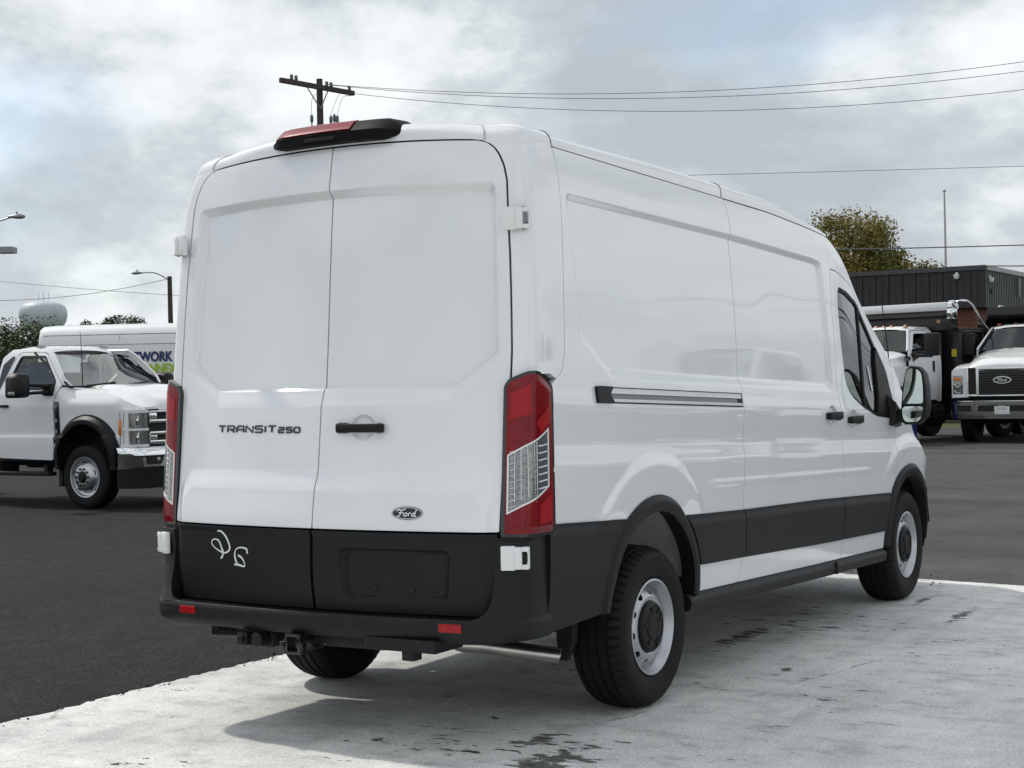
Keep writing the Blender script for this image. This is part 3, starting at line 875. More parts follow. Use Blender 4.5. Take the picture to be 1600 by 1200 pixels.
for sg in (-1, 1):
    def sd_rd(y, z, sg=sg):
        a = y*sg
        d = smin(z_top(y)-.007-z, y_gap(z)-.006-a, .012)
        return np.minimum(np.minimum(d, a-.0032), z-.888)
    rc = (-.92, .02, .86, 2.52) if sg < 0 else (-.02, .92, .86, 2.52)
    def zc_(y, v): return v-.020*(np.abs(y)/.75)**2*ss(1.9, 2.2, v)
    rd = panel('rear_door', lambda y, v: S_rear(y, zc_(y, v)), rc[:3]+(2.55,), (.0065, .004), lambda y, v, f=sd_rd: f(y, zc_(y, v)), M['paint'], van, out=-1, skirt=.03)
    tag(rd, 'right rear door with black handle and oval badge' if sg < 0 else 'left rear door with black lettering')
    # black lower trim with its lip
    def lip(y, z): return .004+.008*ss(.858, .872, z)
    PL = roundpoly([(-.128, .812), (-.652, .816), (-.640, .61), (-.150, .60)], .04)
    PL2 = roundpoly([(-.170, .800), (-.630, .804), (-.622, .618), (-.168, .61)], .035)
    plsd, plsd2 = poly_sdf(PL), poly_sdf(PL2)
    def trim_x(y, z):
        o = lip(y, z)
        if True:
            o = o-np.where(y < 0, .020*bev((plsd(y, z)+.002)/.016)-.006*bev((plsd2(y, z)+.002)/.008), 0)
        return np.stack([XR(y, z)-.021*bev(smin((1.125-z)/.085, (.835-np.abs(y))/.05, .5))-o+.035*ss(.66, .56, z)*0, y, z], -1)
    def sd_lt(y, z, sg=sg):
        a = y*sg
        d = np.minimum(smin(.880-z, y_gap(z)-.007-a, .006), a-.007)
        return np.minimum(d, z-.555)
    lt = panel('lower_trim', trim_x, rc[:2]+(.54, .89), .006, sd_lt, M['plastic'], rd, out=-1, skirt=.03)
    # gap rubber behind the door joints
    mb = MB()
    pts = [(float(XR(0, z))+.052, 0.0, z) for z in np.linspace(.56, 2.48, 30)]
    if sg < 0: mb.tube(pts, .012, 6)
    pts = []
    for z in np.linspace(.56, 2.30, 30):
        y = float(y_gap(z)); pts.append((float(XR(y, z))+.020, sg*y, z))
    for z in (2.33, 2.36, 2.385, 2.405, 2.42, 2.435, 2.445, 2.455, 2.462):
        y = float(y_gap(z)); pts.append((float(XR(y, z))+.02, sg*y, z))
    for y in np.linspace(.68, 0, 12): pts.append((float(XR(y, 2.47))+.028, sg*y, float(z_top(y))))
    mb.tube(pts, .013, 6)
    mb.build('door_seal', M['seal'], van, smooth=60)
    if sg < 0:
        # handle
        mb = MB()
        hx = float(XR(-.215, 1.302)); sl = .085*2*.215/.85**2*1.0
        Hm = Matrix.Translation((hx, -.213, 1.301)) @ Matrix.Rotation(-math.atan(sl)*1.0, 4, 'Z')
        mb.box((-.024, 0, 0), (.022, .235, .036), Mx=Hm, ch=.011)
        mb.box((-.012, .093, 0), (.030, .062, .044), Mx=Hm, ch=.012)
        mb.box((-.012, -.10, 0), (.030, .036, .040), Mx=Hm, ch=.010)
        hd = mb.build('door_handle', M['plastic'], rd, smooth=40)
        mb = MB()
        mb.lathe([(0, 0), (.011, 0), (.011, .004), (0, .004)], 16, Hm @ Matrix.Translation((-.028, .095, 0)) @ Matrix.Rotation(math.radians(90), 4, 'Z'))
        mb.build('key_lock', M['galv'], rd, smooth=40)
        # number plate screws
        for (sy, sz) in ((-.307, .654), (-.479, .652)):
            mb = MB()
            mb.lathe([(0, 0), (.011, 0), (.009, .006), (0, .008)], 12, Matrix.Translation((float(XR(sy, sz))-.012, sy, sz)) @ Matrix.Rotation(math.radians(90), 4, 'Z'))
            mb.build('plate_screw', M['seal'], rd, smooth=40)

def ribbon(paths, w, Pf, t=.004):
    """flat strokes following a surface; paths of (a,b) in surface coordinates"""
    mb = MB()
    for path in paths:
        n = len(path)
        L, R_, Lt, Rt = [], [], [], []
        for i in range(n):
            a = np.array(path[max(i-1, 0)], float); b = np.array(path[min(i+1, n-1)], float)
            d = (b-a)/(np.linalg.norm(b-a)+1e-9)
            nn = np.array([-d[1], d[0]])*(w if not callable(w) else w(i/(n-1)))/2
            p = np.array(path[i], float)
            for lst, q in ((L, p+nn), (R_, p-nn)):
                lst.append(tuple(Pf(q[0], q[1], 0.0)))
            for lst, q in ((Lt, p+nn), (Rt, p-nn)):
                lst.append(tuple(Pf(q[0], q[1], t)))
        mb.rings([[L[i], R_[i], Rt[i], Lt[i]] for i in range(n)])
    return mb
def smooth_path(pts, n=6):
    out = []
    P = [np.array(p, float) for p in pts]
    for i in range(len(P)-1):
        p0, p1, p2, p3 = P[max(i-1, 0)], P[i], P[i+1], P[min(i+2, len(P)-1)]
        for k in range(n):
            t = k/n
            out.append(tuple(.5*((2*p1)+(-p0+p2)*t+(2*p0-5*p1+4*p2-p3)*t*t+(-p0+3*p1-3*p2+p3)*t**3)))
    out.append(tuple(P[-1]))
    return out
def on_rear(off):
    def f(y, z, t):
        p = S_rear(np.array(float(y)), np.array(float(z)))
        return (p[0]-off-t, p[1], p[2])
    return f
rear_doors = [c for c in van.children if c.name.startswith('rear_door')]
right_door, left_door = rear_doors[0], rear_doors[1]
# model lettering on the left door, built from strokes
GL = {'T': [[(0, 1), (1, 1)], [(.5, 1), (.5, 0)]],
      'R': [[(0, 0), (0, 1), (.86, 1), (1, .86), (1, .58), (.86, .45), (0, .45)], [(.5, .45), (1, 0)]],
      'A': [[(0, 0), (0, .7), (.3, 1), (1, 1), (1, 0)], [(0, .42), (1, .42)]],
      'N': [[(0, 0), (0, 1), (1, 0), (1, 1)]],
      'S': [[(1, 1), (.14, 1), (0, .86), (0, .62), (.14, .52), (.86, .52), (1, .40), (1, .14), (.86, 0), (0, 0)]],
      'I': [[(.5, 0), (.5, 1)]],
      '2': [[(0, 1), (.86, 1), (1, .86), (1, .62), (.86, .52), (.14, .52), (0, .4), (0, 0), (1, 0)]],
      '5': [[(1, 1), (0, 1), (0, .54), (.86, .54), (1, .42), (1, .14), (.86, 0), (0, 0)]],
      '0': [[(.14, 0), (.86, 0), (1, .14), (1, .86), (.86, 1), (.14, 1), (0, .86), (0, .14), (.14, 0)]]}
paths = []
def write(txt, ya, yb, z0, h, gap, iw=.14):
    ws = [iw if c == 'I' else 1.0 for c in txt]
    unit = ((ya-yb)-gap*(len(txt)-1))/sum(ws)
    y = ya
    for c, w_ in zip(txt, ws):
        cw = unit*w_
        for st in GL[c]:
            paths.append([(y-a*cw, z0+b*h) for a, b in st])
        y -= cw+gap
write('TRANSIT', .590, .243, 1.2840, .027, .0145)
write('250', .226, .108, 1.2835, .021, .0125)
ribbon(paths, .0072, on_rear(.0), .005).build('model_lettering', M['badge'], left_door)
# oval badge on the right door
def oval(a, b, n=40): return [(math.cos(2*math.pi*k/n)*a, math.sin(2*math.pi*k/n)*b) for k in range(n)]
BC = (-.462, .960)
fr = on_rear(0)
def oval_plate(a, b, t0, t1, m, name, par):
    mb = MB()
    ring0 = [fr(BC[0]-u, BC[1]+v, t0) for u, v in oval(a, b)]
    ring1 = [fr(BC[0]-u, BC[1]+v, t1) for u, v in oval(a*.985, b*.97)]
    mb.rings([ring0, ring1])
    return mb.build(name, m, par, smooth=30)
bdg = oval_plate(.074, .0300, -.002, .004, M['white_plastic'], 'oval_badge', right_door)
oval_plate(.0705, .0268, .002, .0055, M['gloss_black'], 'badge_face', bdg)
mb = MB()
ring_o = [fr(BC[0]-u, BC[1]+v, .0062) for u, v in oval(.0665, .0232)]
ring_i = [fr(BC[0]-u, BC[1]+v, .0062) for u, v in oval(.0645, .0212)]
b0 = ring_o+ring_i
mb.add(b0, [(i, (i+1) % 40, 40+(i+1) % 40, 40+i) for i in range(40)])
mb.build('badge_ring', M['white_plastic'], bdg)
script = [[(-.040, .006), (-.034, .013), (-.024, .010), (-.012, .013), (-.004, .015)], [(-.020, .011), (-.024, 0), (-.030, -.011), (-.038, -.011)], [(-.032, .001), (-.014, .002)],
          [(-.004, .001), (-.011, -.003), (-.011, -.009), (-.005, -.011), (.001, -.006), (.001, -.001), (-.004, .001)],
          [(.008, .001), (.007, -.011)], [(.007, -.003), (.012, .001), (.017, 0)],
          [(.031, .001), (.024, -.001), (.020, -.007), (.024, -.011), (.031, -.006)], [(.038, .014), (.033, .002), (.031, -.009), (.037, -.010)]]
ribbon([smooth_path([(BC[0]-u*1.15, BC[1]+v*1.1) for u, v in s], 4) for s in script], .0042, on_rear(.0064), .001).build('badge_script', M['white_plastic'], bdg)
# paint-marker scrawl on the left lower trim
def px_rear(pts): return [(0.5785-(px-337.8)*(.00384), .8595-(py-829.5)*.00268) for px, py in pts]
sc1 = [(347.8, 830), (353.7, 830), (361.8, 838.3), (367.7, 852.3), (366.5, 860.5), (358.3, 864.5), (349, 860.5), (340.8, 854.7), (338, 848.8), (340.8, 844.2), (346.7, 843.5), (351.3, 847.7), (354.8, 857), (357.2, 864), (356, 869.8), (353.2, 874)]
sc2 = [(395.8, 863.5), (395, 857), (391, 854.6), (383, 854.5), (377.5, 858.5), (376, 866), (377.2, 874), (379.8, 880.5)]
sc3 = [(375, 882), (382, 882), (391, 883.8), (390.6, 876.8), (386.5, 869.8), (381, 867)]
def on_trim(y, z, t):
    return (float(XR(y, z))-.021-.005-t, y, z)
ribbon([smooth_path(px_rear(s), 5) for s in (sc1, sc2, sc3)], lambda t: .0066+.002*math.sin(t*9), on_trim, .0015).build('marker_scrawl', M['white_mark'], left_door)

# ---------------------------------------------------------------- rear corners, roof
def corner_pts(z, n=40):
    """plan curve from the rear door gap to the side seam at height z, by arc length fraction"""
    y0 = float(y_gap(z)); x0 = float(XR(y0, z)); sl = 2*.085*y0/.85**2
    x1 = float(lin(z, [1.8, 1.99, 2.258, 2.46], [.470, .486, .515, .54])); y1 = float(W(np.array(x1), np.array(z)))
    yc = y1+.004; xc = x0+sl*(yc-y0)
    P0, P1, P2 = np.array((x0, y0)), np.array((xc, yc)), np.array((x1, y1))
    w = 3.6
    t = np.linspace(0, 1, 160)[:, None]
    b0, b1, b2 = (1-t)**2, 2*t*(1-t)*w, t*t
    c = (P0*b0+P1*b1+P2*b2)/(b0+b1+b2)
    s = np.concatenate([[0], np.cumsum(np.hypot(*np.diff(c, axis=0).T))])
    return c, s
CZ = np.linspace(.84, 2.50, 120)
CC = np.zeros((120, 61, 2)); CLn = np.zeros(120)
for i, z in enumerate(CZ):
    c, s = corner_pts(z)
    f = np.linspace(0, s[-1], 61)
    CC[i, :, 0] = np.interp(f, s, c[:, 0]); CC[i, :, 1] = np.interp(f, s, c[:, 1]); CLn[i] = s[-1]
def corner_xy(t, z):
    fi = np.clip((z-CZ[0])/(CZ[-1]-CZ[0])*119, 0, 118.999); i = fi.astype(int); a = (fi-i)[..., None]
    fj = np.clip(t*60, 0, 59.999); j = fj.astype(int); b = (fj-j)[..., None]
    return (CC[i, j]*(1-a)*(1-b)+CC[i+1, j]*a*(1-b)+CC[i, j+1]*(1-a)*b+CC[i+1, j+1]*a*b)
def S_corner(sg, off=0.0):
    def S(t, z):
        t = np.asarray(t, float); z = np.asarray(z, float)
        p = corner_xy(t, z); q = corner_xy(np.clip(t+.02, 0, 1), z)-corner_xy(np.clip(t-.02, 0, 1), z)
        q /= (np.linalg.norm(q, axis=-1, keepdims=True)+1e-12)
        o = off(t, z) if callable(off) else off
        x = p[..., 0]-q[..., 1]*o; y = p[..., 1]+q[..., 0]*o
        return np.stack([x, sg*y, z], -1)
    return S
def z_ctop(t): return 2.462-.004*np.asarray(t)-.026*np.sin(np.pi*np.clip(np.asarray(t), 0, 1))**2
# the tail lamp has its own upright wrap-round surface
def lamp_pts(z):
    y0 = .853; x0 = float(lin(z, [.84, .87, 1.50, 1.55], [.104, .106, .158, .160])); yc = .978; xc = x0+.20*(yc-y0)
    P0, P1, P2 = np.array((x0, y0)), np.array((xc, yc)), np.array((.322, .976))
    t = np.linspace(0, 1, 160)[:, None]; w = 3.0
    b0, b1, b2 = (1-t)**2, 2*t*(1-t)*w, t*t
    c = (P0*b0+P1*b1+P2*b2)/(b0+b1+b2)
    return c, np.concatenate([[0], np.cumsum(np.hypot(*np.diff(c, axis=0).T))])
LZ = np.linspace(.84, 1.55, 24)
LC = np.zeros((24, 61, 2))
for i, z in enumerate(LZ):
    c, s_ = lamp_pts(z); f = np.linspace(0, s_[-1], 61)
    LC[i, :, 0] = np.interp(f, s_, c[:, 0]); LC[i, :, 1] = np.interp(f, s_, c[:, 1])
LW = float(s_[-1])
def lamp_xy(t, z):
    fi = np.clip((z-LZ[0])/(LZ[-1]-LZ[0])*23, 0, 22.999); i = fi.astype(int); a = (fi-i)[..., None]
    fj = np.clip(t*60, 0, 59.999); j = fj.astype(int); b = (fj-j)[..., None]
    return (LC[i, j]*(1-a)*(1-b)+LC[i+1, j]*a*(1-b)+LC[i, j+1]*(1-a)*b+LC[i+1, j+1]*a*b)
def S_lamp(sg, off=0.0):
    def S(t, z):
        t = np.asarray(t, float); z = np.asarray(z, float)
        p = lamp_xy(t, z); q = lamp_xy(np.clip(t+.03, 0, 1), z)-lamp_xy(np.clip(t-.03, 0, 1), z)
        q /= (np.linalg.norm(q, axis=-1, keepdims=True)+1e-12)
        o = off(t, z) if callable(off) else off
        return np.stack([p[..., 0]-q[..., 1]*o, sg*(p[..., 1]+q[..., 0]*o), z], -1)
    return S
# tail light outline in (fraction, height)
TL = [(0, .868), (0, 1.462), (.08, 1.490), (.40, 1.520), (.58, 1.520), (.93, 1.470), (1.0, 1.45), (1.0, .90), (.93, .868)]
tl_sd = poly_sdf(roundpoly([(a*LW, b) for a, b in TL], .012, 4))
def tl(t, z): return tl_sd(np.asarray(t)*LW, z)
CLEAR = poly_sdf([(.085*LW, 1.190), (.80*LW, 1.292), (.80*LW, 1.062), (.085*LW, .958)])
def clr(t, z): return CLEAR(np.asarray(t)*LW, z)
for sg in (-1, 1):
    o_ = 1 if sg < 0 else -1
    def sd_c(t, z):
        return np.minimum(np.minimum(np.minimum(z_ctop(t)+.003-z, z-.90), np.minimum((t-.01)*.3, x_seam(z)-.0015-corner_xy(np.clip(t, 0, 1), z)[..., 0])), z-lin(t, [0, .4, .58, .93, 1], [1.45, 1.508, 1.508, 1.456, 1.44]))
    panel('rear_corner_panel', S_corner(sg), (0.0, 1.0, .88, 2.48), (.025, .012), sd_c, M['paint'], van, out=o_, skirt=.03)
    TO = lambda t, z: 0*np.asarray(z)+.004
    lamp = panel('tail_light', S_lamp(sg, TO), (-.005, 1.005, .85, 1.54), (.02, .008), tl, M['gloss_black'], van, out=o_, skirt=.03)
    def bulge(t, z): return TO(t, z)+.0008+.0045*ss(0, .03, tl(t, z)-.010)
    def sd_red(t, z):
        return np.minimum(tl(t, z)-.0135, -clr(t, z))
    lens = panel('red_lens', S_lamp(sg, bulge), (0, 1, .86, 1.53), (.02, .008), sd_red, M['red'], lamp, out=o_, skirt=.006)
    # brighter reflector windows behind the lens: upper and lower
    for pl_ in ([(.50, 1.318), (.84, 1.388), (.84, 1.310), (.78, 1.31), (.60, 1.275)], [(.56, .915), (.88, .925), (.88, 1.035), (.56, .99)], [(.12, 1.43), (.44, 1.47), (.44, 1.35), (.12, 1.33)]):
        q = poly_sdf([(a*LW, b) for a, b in pl_])
        panel('lens_reflector', S_lamp(sg, lambda t, z: bulge(t, z)+.0015), (0, 1, .86, 1.53), (.02, .01), lambda t, z, q=q: np.minimum(q(np.asarray(t)*LW, z), tl(t, z)-.012), M['red_bright'], lamp, out=o_, skirt=0)
    panel('clear_lens', S_lamp(sg, lambda t, z: bulge(t, z)-.003), (0, 1, .90, 1.32), (.01, .004), lambda t, z: clr(t, z)-.004, M['clear'], lamp, out=o_, skirt=0)
    panel('lens_divider', S_lamp(sg, lambda t, z: bulge(t, z)+.001), (0, 1, .90, 1.32), (.01, .004), lambda t, z: np.minimum(clr(t, z)+.001, .005-clr(t, z)), M['white_plastic'], lamp, out=o_, skirt=.004)
    # right-hand cell of the clear lens is blue-grey with bright ribs
    panel('lens_cell', S_lamp(sg, lambda t, z: bulge(t, z)-.002), (0, 1, .90, 1.32), (.01, .004), lambda t, z: np.minimum(clr(t, z)-.006, (np.asarray(t)-.50)*LW), M['grey_lens'], lamp, out=o_, skirt=0)
    mb = MB()
    Sx = S_lamp(sg, lambda t, z: bulge(t, z)+.001)
    def cp(t, z): return tuple(Sx(np.array(t), np.array(z)))
    for k in range(7):
        zc = 1.05+.028*k
        mb.tube([cp(.53, zc+.004), cp(.62, zc+.006), cp(.74, zc+.010)], .0030, 5)
    mb.tube([cp(.51, 1.03), cp(.51, 1.24)], .003, 5)
    for k in range(10):
        zc = .985+.024*k
        mb.tube([cp(.12, zc), cp(.30, zc+.012), cp(.50, zc+.022)], .0014, 4)
    for tt in (.2, .29, .38, .47):
        mb.tube([cp(tt, .98+.12*tt), cp(tt, 1.18+.12*tt)], .0012, 4)
    mb.build('lens_ribs', M['chrome'], lamp, smooth=40)
    # hinges
    for zc, tt, hh, hw in ((2.128, .11, .092, .088), (.790, None, .096, .10)):
        if tt is not None:
            p = S_corner(1, .02)(np.array(tt), np.array(zc)); ang = math.radians(24)
            c = Vector((p[0], p[1]*sg, zc))
        else:
            c = Vector((.104, sg*.918, zc)); ang = math.radians(26)
        Hm = Matrix.Translation(c) @ Matrix.Rotation(-sg*ang, 4, 'Z')
        mb = MB()
        # local x = out of the body (negative), y = along towards outside
        mb.box((-.010, -sg*.026, 0), (.024, .058, hh), Mx=Hm, ch=.006)
        mb.box((-.013, sg*.014, 0), (.030, .030, hh*.92), Mx=Hm, ch=.008)
        mb.box((-.004, sg*.040, hh*.36), (.030, .032, hh*.20), Mx=Hm, ch=.004)
        mb.box((-.004, sg*.040, -hh*.36), (.030, .032, hh*.20), Mx=Hm, ch=.004)
        mb.box((.010, sg*.052, 0), (.022, .012, hh*.9), Mx=Hm, ch=.003)
        hg = mb.build('door_hinge', M['white_plastic'], van, smooth=40)
        mb = MB()
        mb.tube([Hm @ Vector((-.006, sg*.030, hh*.5)), Hm @ Vector((-.006, sg*.030, -hh*.5))], .008, 10)
        mb.box((.004, sg*.038, 0), (.016, .022, hh*.34), Mx=Hm)
        mb.build('hinge_pin', M['galv'] if tt else M['seal'], hg, smooth=50)
        if tt is None:
            mb = MB()
            mb.box((.022, sg*.004, .0), (.02, .145, .128), Mx=Hm, ch=.006)
            mb.build('hinge_pocket', M['seal'], hg, smooth=40)

# roof shell: rim rounded over from the gutter line and the rear door opening
cont = []
for x in np.linspace(3.80, .56, 46):
    zg = float(zgut_s(np.array(x))); cont.append((x, -float(W(np.array(x), np.array(zg))), zg))
for t in np.linspace(1, 0, 22):
    z = float(z_ctop(t)); p = corner_xy(np.array(t), np.array(z)); cont.append((p[0], -p[1], z))
y_e = -cont[-1][1] if cont[-1][1] < 0 else cont[-1][1]
for yy in np.linspace(-y_e, y_e, 40)[1:-1]:
    b_ = ss(.66, y_e, np.array(abs(yy)))
    cont.append((float(XR(yy, 2.48)), yy, float(z_top(yy)*(1-b_)+2.462*b_)))
nh = len(cont)
half = [c for c in cont if c[1] < 0]
cont = half+[(a, -b, c) for a, b, c in half[::-1]]
mb = MB()
rings = []
angs = [math.radians(a) for a in (0, 10, 22, 34, 44, 52, 60, 67, 74, 80, 85, 90)]
CK = [(.35+.85*float(ss(.35, .72, np.array(abs(c[1])))))*float(ss(1.9, .5, np.array(c[0]))) for c in cont]
for _ in range(6): CK = [(CK[max(i-1, 0)]+2*CK[i]+CK[min(i+1, len(CK)-1)])/4 for i in range(len(CK))]
TOPUP = [max(0.0, 2.460-c[2]) if (46 <= k <= 67 or 46 <= len(cont)-1-k <= 67) else 0.0 for k, c in enumerate(cont)]
for _ in range(3): TOPUP = [(TOPUP[max(i-1, 0)]+2*TOPUP[i]+TOPUP[min(i+1, len(TOPUP)-1)])/4 for i in range(len(TOPUP))]
def roof_ring(dk_, hk=None):
    ring = []
    for ci, (x, y, z) in enumerate(cont):
        if callable(dk_):
            dk, hk = dk_(CK[ci])
            hk += TOPUP[ci]*hk/(.084-.006*CK[ci])
        else: dk, hk = dk_, .084-.006*CK[ci]+TOPUP[ci]
        sp = np.array((max(x, 1.1), 0.0)); p = np.array((x, y)); L = np.linalg.norm(sp-p)
        d = min(dk, L*.97)
        q = p+(sp-p)/L*d
        cr = .030*(1-(1-d/L)**2)
        kf = 1-.62*float(ss(2.9, 3.8, np.array(x)))
        ring.append((q[0], q[1], z+(hk+cr)*kf))
    return ring
def rim(a, k=0.0): return .17*(1-math.cos(a))**(2.3-1.0*k), (.084-.006*k)*math.sin(a)
for a in angs: rings.append(roof_ring(lambda k, a=a: rim(a, k)))
for d in (.20, .25, .32, .42, .56, .72, .95): rings.append(roof_ring(d))
n = len(cont)
for r in rings:
    for p in r: mb.v.append(p)
for k in range(len(rings)-1):
    for i in range(n-1):
        mb.f.append([k*n+i, k*n+i+1, (k+1)*n+i+1, (k+1)*n+i])
roof = mb.build('roof', M['paint'], van, smooth=70)
# roof seams at the rear corners and the panel joint
def seam(ci, r, m):
    c0 = Vector((1.2, 0, 2.0))
    pts = [Vector(rg_[ci])+(Vector(rg_[ci])-c0).normalized()*.0012 for rg_ in rings[:11]]
    mb = MB(); mb.tube(pts, r, 6); mb.build('roof_seam', m, van, smooth=60)
ci = min(range(len(cont)), key=lambda k: abs(cont[k][1]+.725)+(9 if cont[k][0] > .4 else 0))
seam(ci, .0040, M['liner']); seam(len(cont)-1-ci, .0040, M['liner'])
seam(min(range(46), key=lambda k: abs(cont[k][0]-2.322)), .0020, M['seal'])
seam(46, .0020, M['seal'])
# high brake light
mb = MB()
ys = [.358, .352, .340, .32, .295, .26, .10, -.06, -.20, -.26, -.295, -.32, -.340, -.352, -.358]
def brk(y):
    u = max(0.0, (abs(y)-.25)/.108)
    f = 1-u**1.7*.97
    x0 = float(XR(y, 2.49)); zb = 2.500-.028*(abs(y)/.72)**2
    h = .104
    sec = [(.012, 0), (-.044, .004), (-.046, h*.46), (-.002, h*.86), (.04, h*.97), (.17, h*1.0), (.34, h*.78), (.36, .02)]
    cx, cz = .02, .034
    return [(x0+cx+(a-cx)*f, y, zb+cz+(b-cz)*f) for a, b in sec]
mb.rings([brk(y) for y in ys])
bl = mb.build('high_brake_light', M['matte_black'], van, smooth=35)
mb = MB()
rg = []
for y in np.linspace(.300, -.115, 14):
    q = brk(y)
    f_ = .0035
    a, b = Vector(q[2]), Vector(q[4]); mid = Vector(q[3])
    a = a.lerp(mid, -.10); b = mid.lerp(b, .85)
    e = .6+.4*min(1, (.285-y)/.10+.15)
    ring = [a.lerp(mid, .20)+Vector((-f_, 0, f_)), mid+Vector((-f_, 0, f_)), mid.lerp(b, .85*e)+Vector((-f_, 0, f_)), mid.lerp(b, .85*e)+Vector((.004, 0, -.004)), a.lerp(mid, .20)+Vector((.006, 0, -.004))]
    rg.append([tuple(v) for v in ring])
mb.rings(rg)
mb.build('brake_lens', M['red_dim'], bl, smooth=30)
mb = MB()
mb.box((float(XR(.02, 2.49))-.046, .04, 2.524), (.012, .16, .016), ch=.003)
mb.build('camera_recess', M['seal'], bl, smooth=40)

# windscreen, bonnet, nose
def cross_strip(xs, hfun, name, m, lead=0.0, n=17, drop=.0):
    mb = MB()
    rings = []
    for x in xs:
        zg = float(zgut_s(np.array(x))); w = float(W(np.array(x), np.array(zg)))-.002
        ring = []
        for q in np.linspace(-1, 1, n):
            ring.append((x+lead*(1-q*q), q*w, zg+hfun(x)*(1-abs(q)**3)))
        rings.append(ring)
    mb.rings(rings, cap=False, closed=False)
    return mb.build(name, m, van, smooth=60)
cross_strip(np.linspace(3.79, 4.02, 4), lambda x: .06-.02*(x-3.79)/.2, 'roof_header', M['paint'], .05)
cross_strip(np.linspace(4.02, 4.96, 10), lambda x: .05, 'windscreen', M['glass2'], .05)
cross_strip(np.linspace(4.96, 5.06, 4), lambda x: .04+.9*(x-4.96), 'scuttle', M['plastic'], .05)
cross_strip(np.linspace(5.05, 5.93, 12), lambda x: .15*(1-.6*max(0, (x-5.4)/.55)), 'bonnet', M['paint'], .06)
mb = MB()
mb.rings([[(5.93, -.72, .40), (5.99, -.4, .40), (6.0, 0, .40), (5.99, .4, .40), (5.93, .72, .40), (5.5, .72, .40), (5.5, -.72, .40)],
          [(5.93, -.72, .76), (5.99, -.4, .80), (6.0, 0, .82), (5.99, .4, .80), (5.93, .72, .76), (5.5, .72, .80), (5.5, -.72, .80)]])
mb.build('grille', M['gloss_black'], van, smooth=30)
for sg in (-1, 1):
    o_ = 1 if sg < 0 else -1
    panel('front_bumper', S_side(sg, .014), (5.40, 5.98, .28, .74), .02, lambda x, z: np.minimum(np.minimum(arch_cut(x, z, .48), 5.97-x), np.minimum(z-.30, .705-z)), M['plastic'], van, out=o_, skirt=.05)
    mb = MB()
    mb.rings([[(5.60, sg*.90, .88), (5.88, sg*.70, .80), (5.95, sg*.55, .78), (5.95, sg*.55, .86), (5.75, sg*.70, .97), (5.58, sg*.88, 1.02)],
              [(5.58, sg*.86, .88), (5.84, sg*.66, .80), (5.91, sg*.52, .78), (5.91, sg*.52, .86), (5.71, sg*.66, .97), (5.56, sg*.84, 1.02)]])
    mb.build('headlight', M['clear'], van, smooth=30)

# inner shell that closes the body behind the joints
mb = MB()
zs = np.linspace(1.0, 2.40, 10)
rings = []
def shell_ring(z, i):
    r = []
    for x in np.linspace(3.62, .7, 8): r.append((x, -(float(W(np.array(x), np.array(z)))-.045), min(z, float(zgut_s(np.array(x)))-.06)))
    yg = float(y_gap(z)); xr = float(XR(yg, z))
    r.append((.46, -(float(W(np.array(.46), np.array(z)))-.055), z)); r.append((xr+.11, -(yg+.025), z)); r.append((xr+.05, -(yg-.03), z))
    for y in (-.6, -.3): r.append((float(XR(y, z))+.075, y, z))
    h = r[:]
    r.append((float(XR(0, z))+.075, 0, z))
    return r+[(a, -b, c) for a, b, c in h[::-1]]
rings = [shell_ring(z, 0) for z in zs]
mb.rings(rings)
mb.box((1.9, 0, .72), (3.4, 1.16, .56))
for sg in (-1, 1):
    mb.box((2.95, sg*.72, .72), (2.45, .34, .54))
    mb.box((.42, sg*.70, .76), (.50, .30, .42))
    mb.box((.24, sg*.84, .80), (.16, .10, .34))
mb.build('inner_shell', M['dark'], van)
# cab interior
mb = MB()
mb.box((3.64, 0, 1.45), (.04, 1.72, 1.45))
mb.box((4.3, 0, .66), (1.4, 1.70, .10))
mb.box((5.0, 0, .95), (.30, 1.66, .62), ch=.06)
mb.build('cab_interior', M['fabric'], van, smooth=40)
mb = MB()
mb.box((4.76, 0, 1.23), (.46, 1.66, .36), ch=.08)
mb.build('dashboard', M['fabric'], van, smooth=40)
for sy in (-.48, .48):
    mb = MB()
    mb.box((4.12, sy, 1.0), (.52, .50, .16), ch=.05)
    mb.rings([[(3.84+.05*k, sy+.24*a, 1.02), (3.96+.05*k, sy+.24*a, 1.02)] if False else [(3.90, sy-.24, 1.0), (4.02, sy-.22, 1.0), (4.02, sy+.22, 1.0), (3.90, sy+.24, 1.0)] if k == 0 else [(3.76, sy-.20, 1.58), (3.86, sy-.18, 1.58), (3.86, sy+.18, 1.58), (3.76, sy+.20, 1.58)] for k in (0, 1)])
    mb.box((3.80, sy, 1.70), (.09, .26, .18), ch=.03)
    mb.box((4.0, sy, .82), (.40, .40, .24))
    mb.build('seat', M['fabric_lt'], van, smooth=40)
mb = MB()
R0 = Matrix.Translation((4.50, .48, 1.30)) @ Matrix.Rotation(math.radians(-58), 4, 'Y')
mb.tube([R0 @ Vector((.19*math.cos(a), .19*math.sin(a), 0)) for a in np.linspace(0, 2*math.pi, 25)], .014, 8, cap=False)
mb.box((0, 0, -.02), (.10, .34, .03), Mx=R0, ch=.01)
mb.build('steering_wheel', M['seal'], van, smooth=50)
mb = MB()
mb.box((4.40, -.80, 1.555), (.012, .10, .13))
mb.tube([(4.40, -.80, 1.62), (4.34, -.80, 1.70), (4.25, -.79, 1.68)], .005, 5)
mb.build('paper_tag', M['paper'], van)
mb = MB()
mb.tube([(5.06, -.86, 1.40), (5.00, -.86, 1.62), (4.88, -.86, 1.98)], [.006, .004, .003], 6)
mb.build('antenna', M['seal'], van, smooth=60)

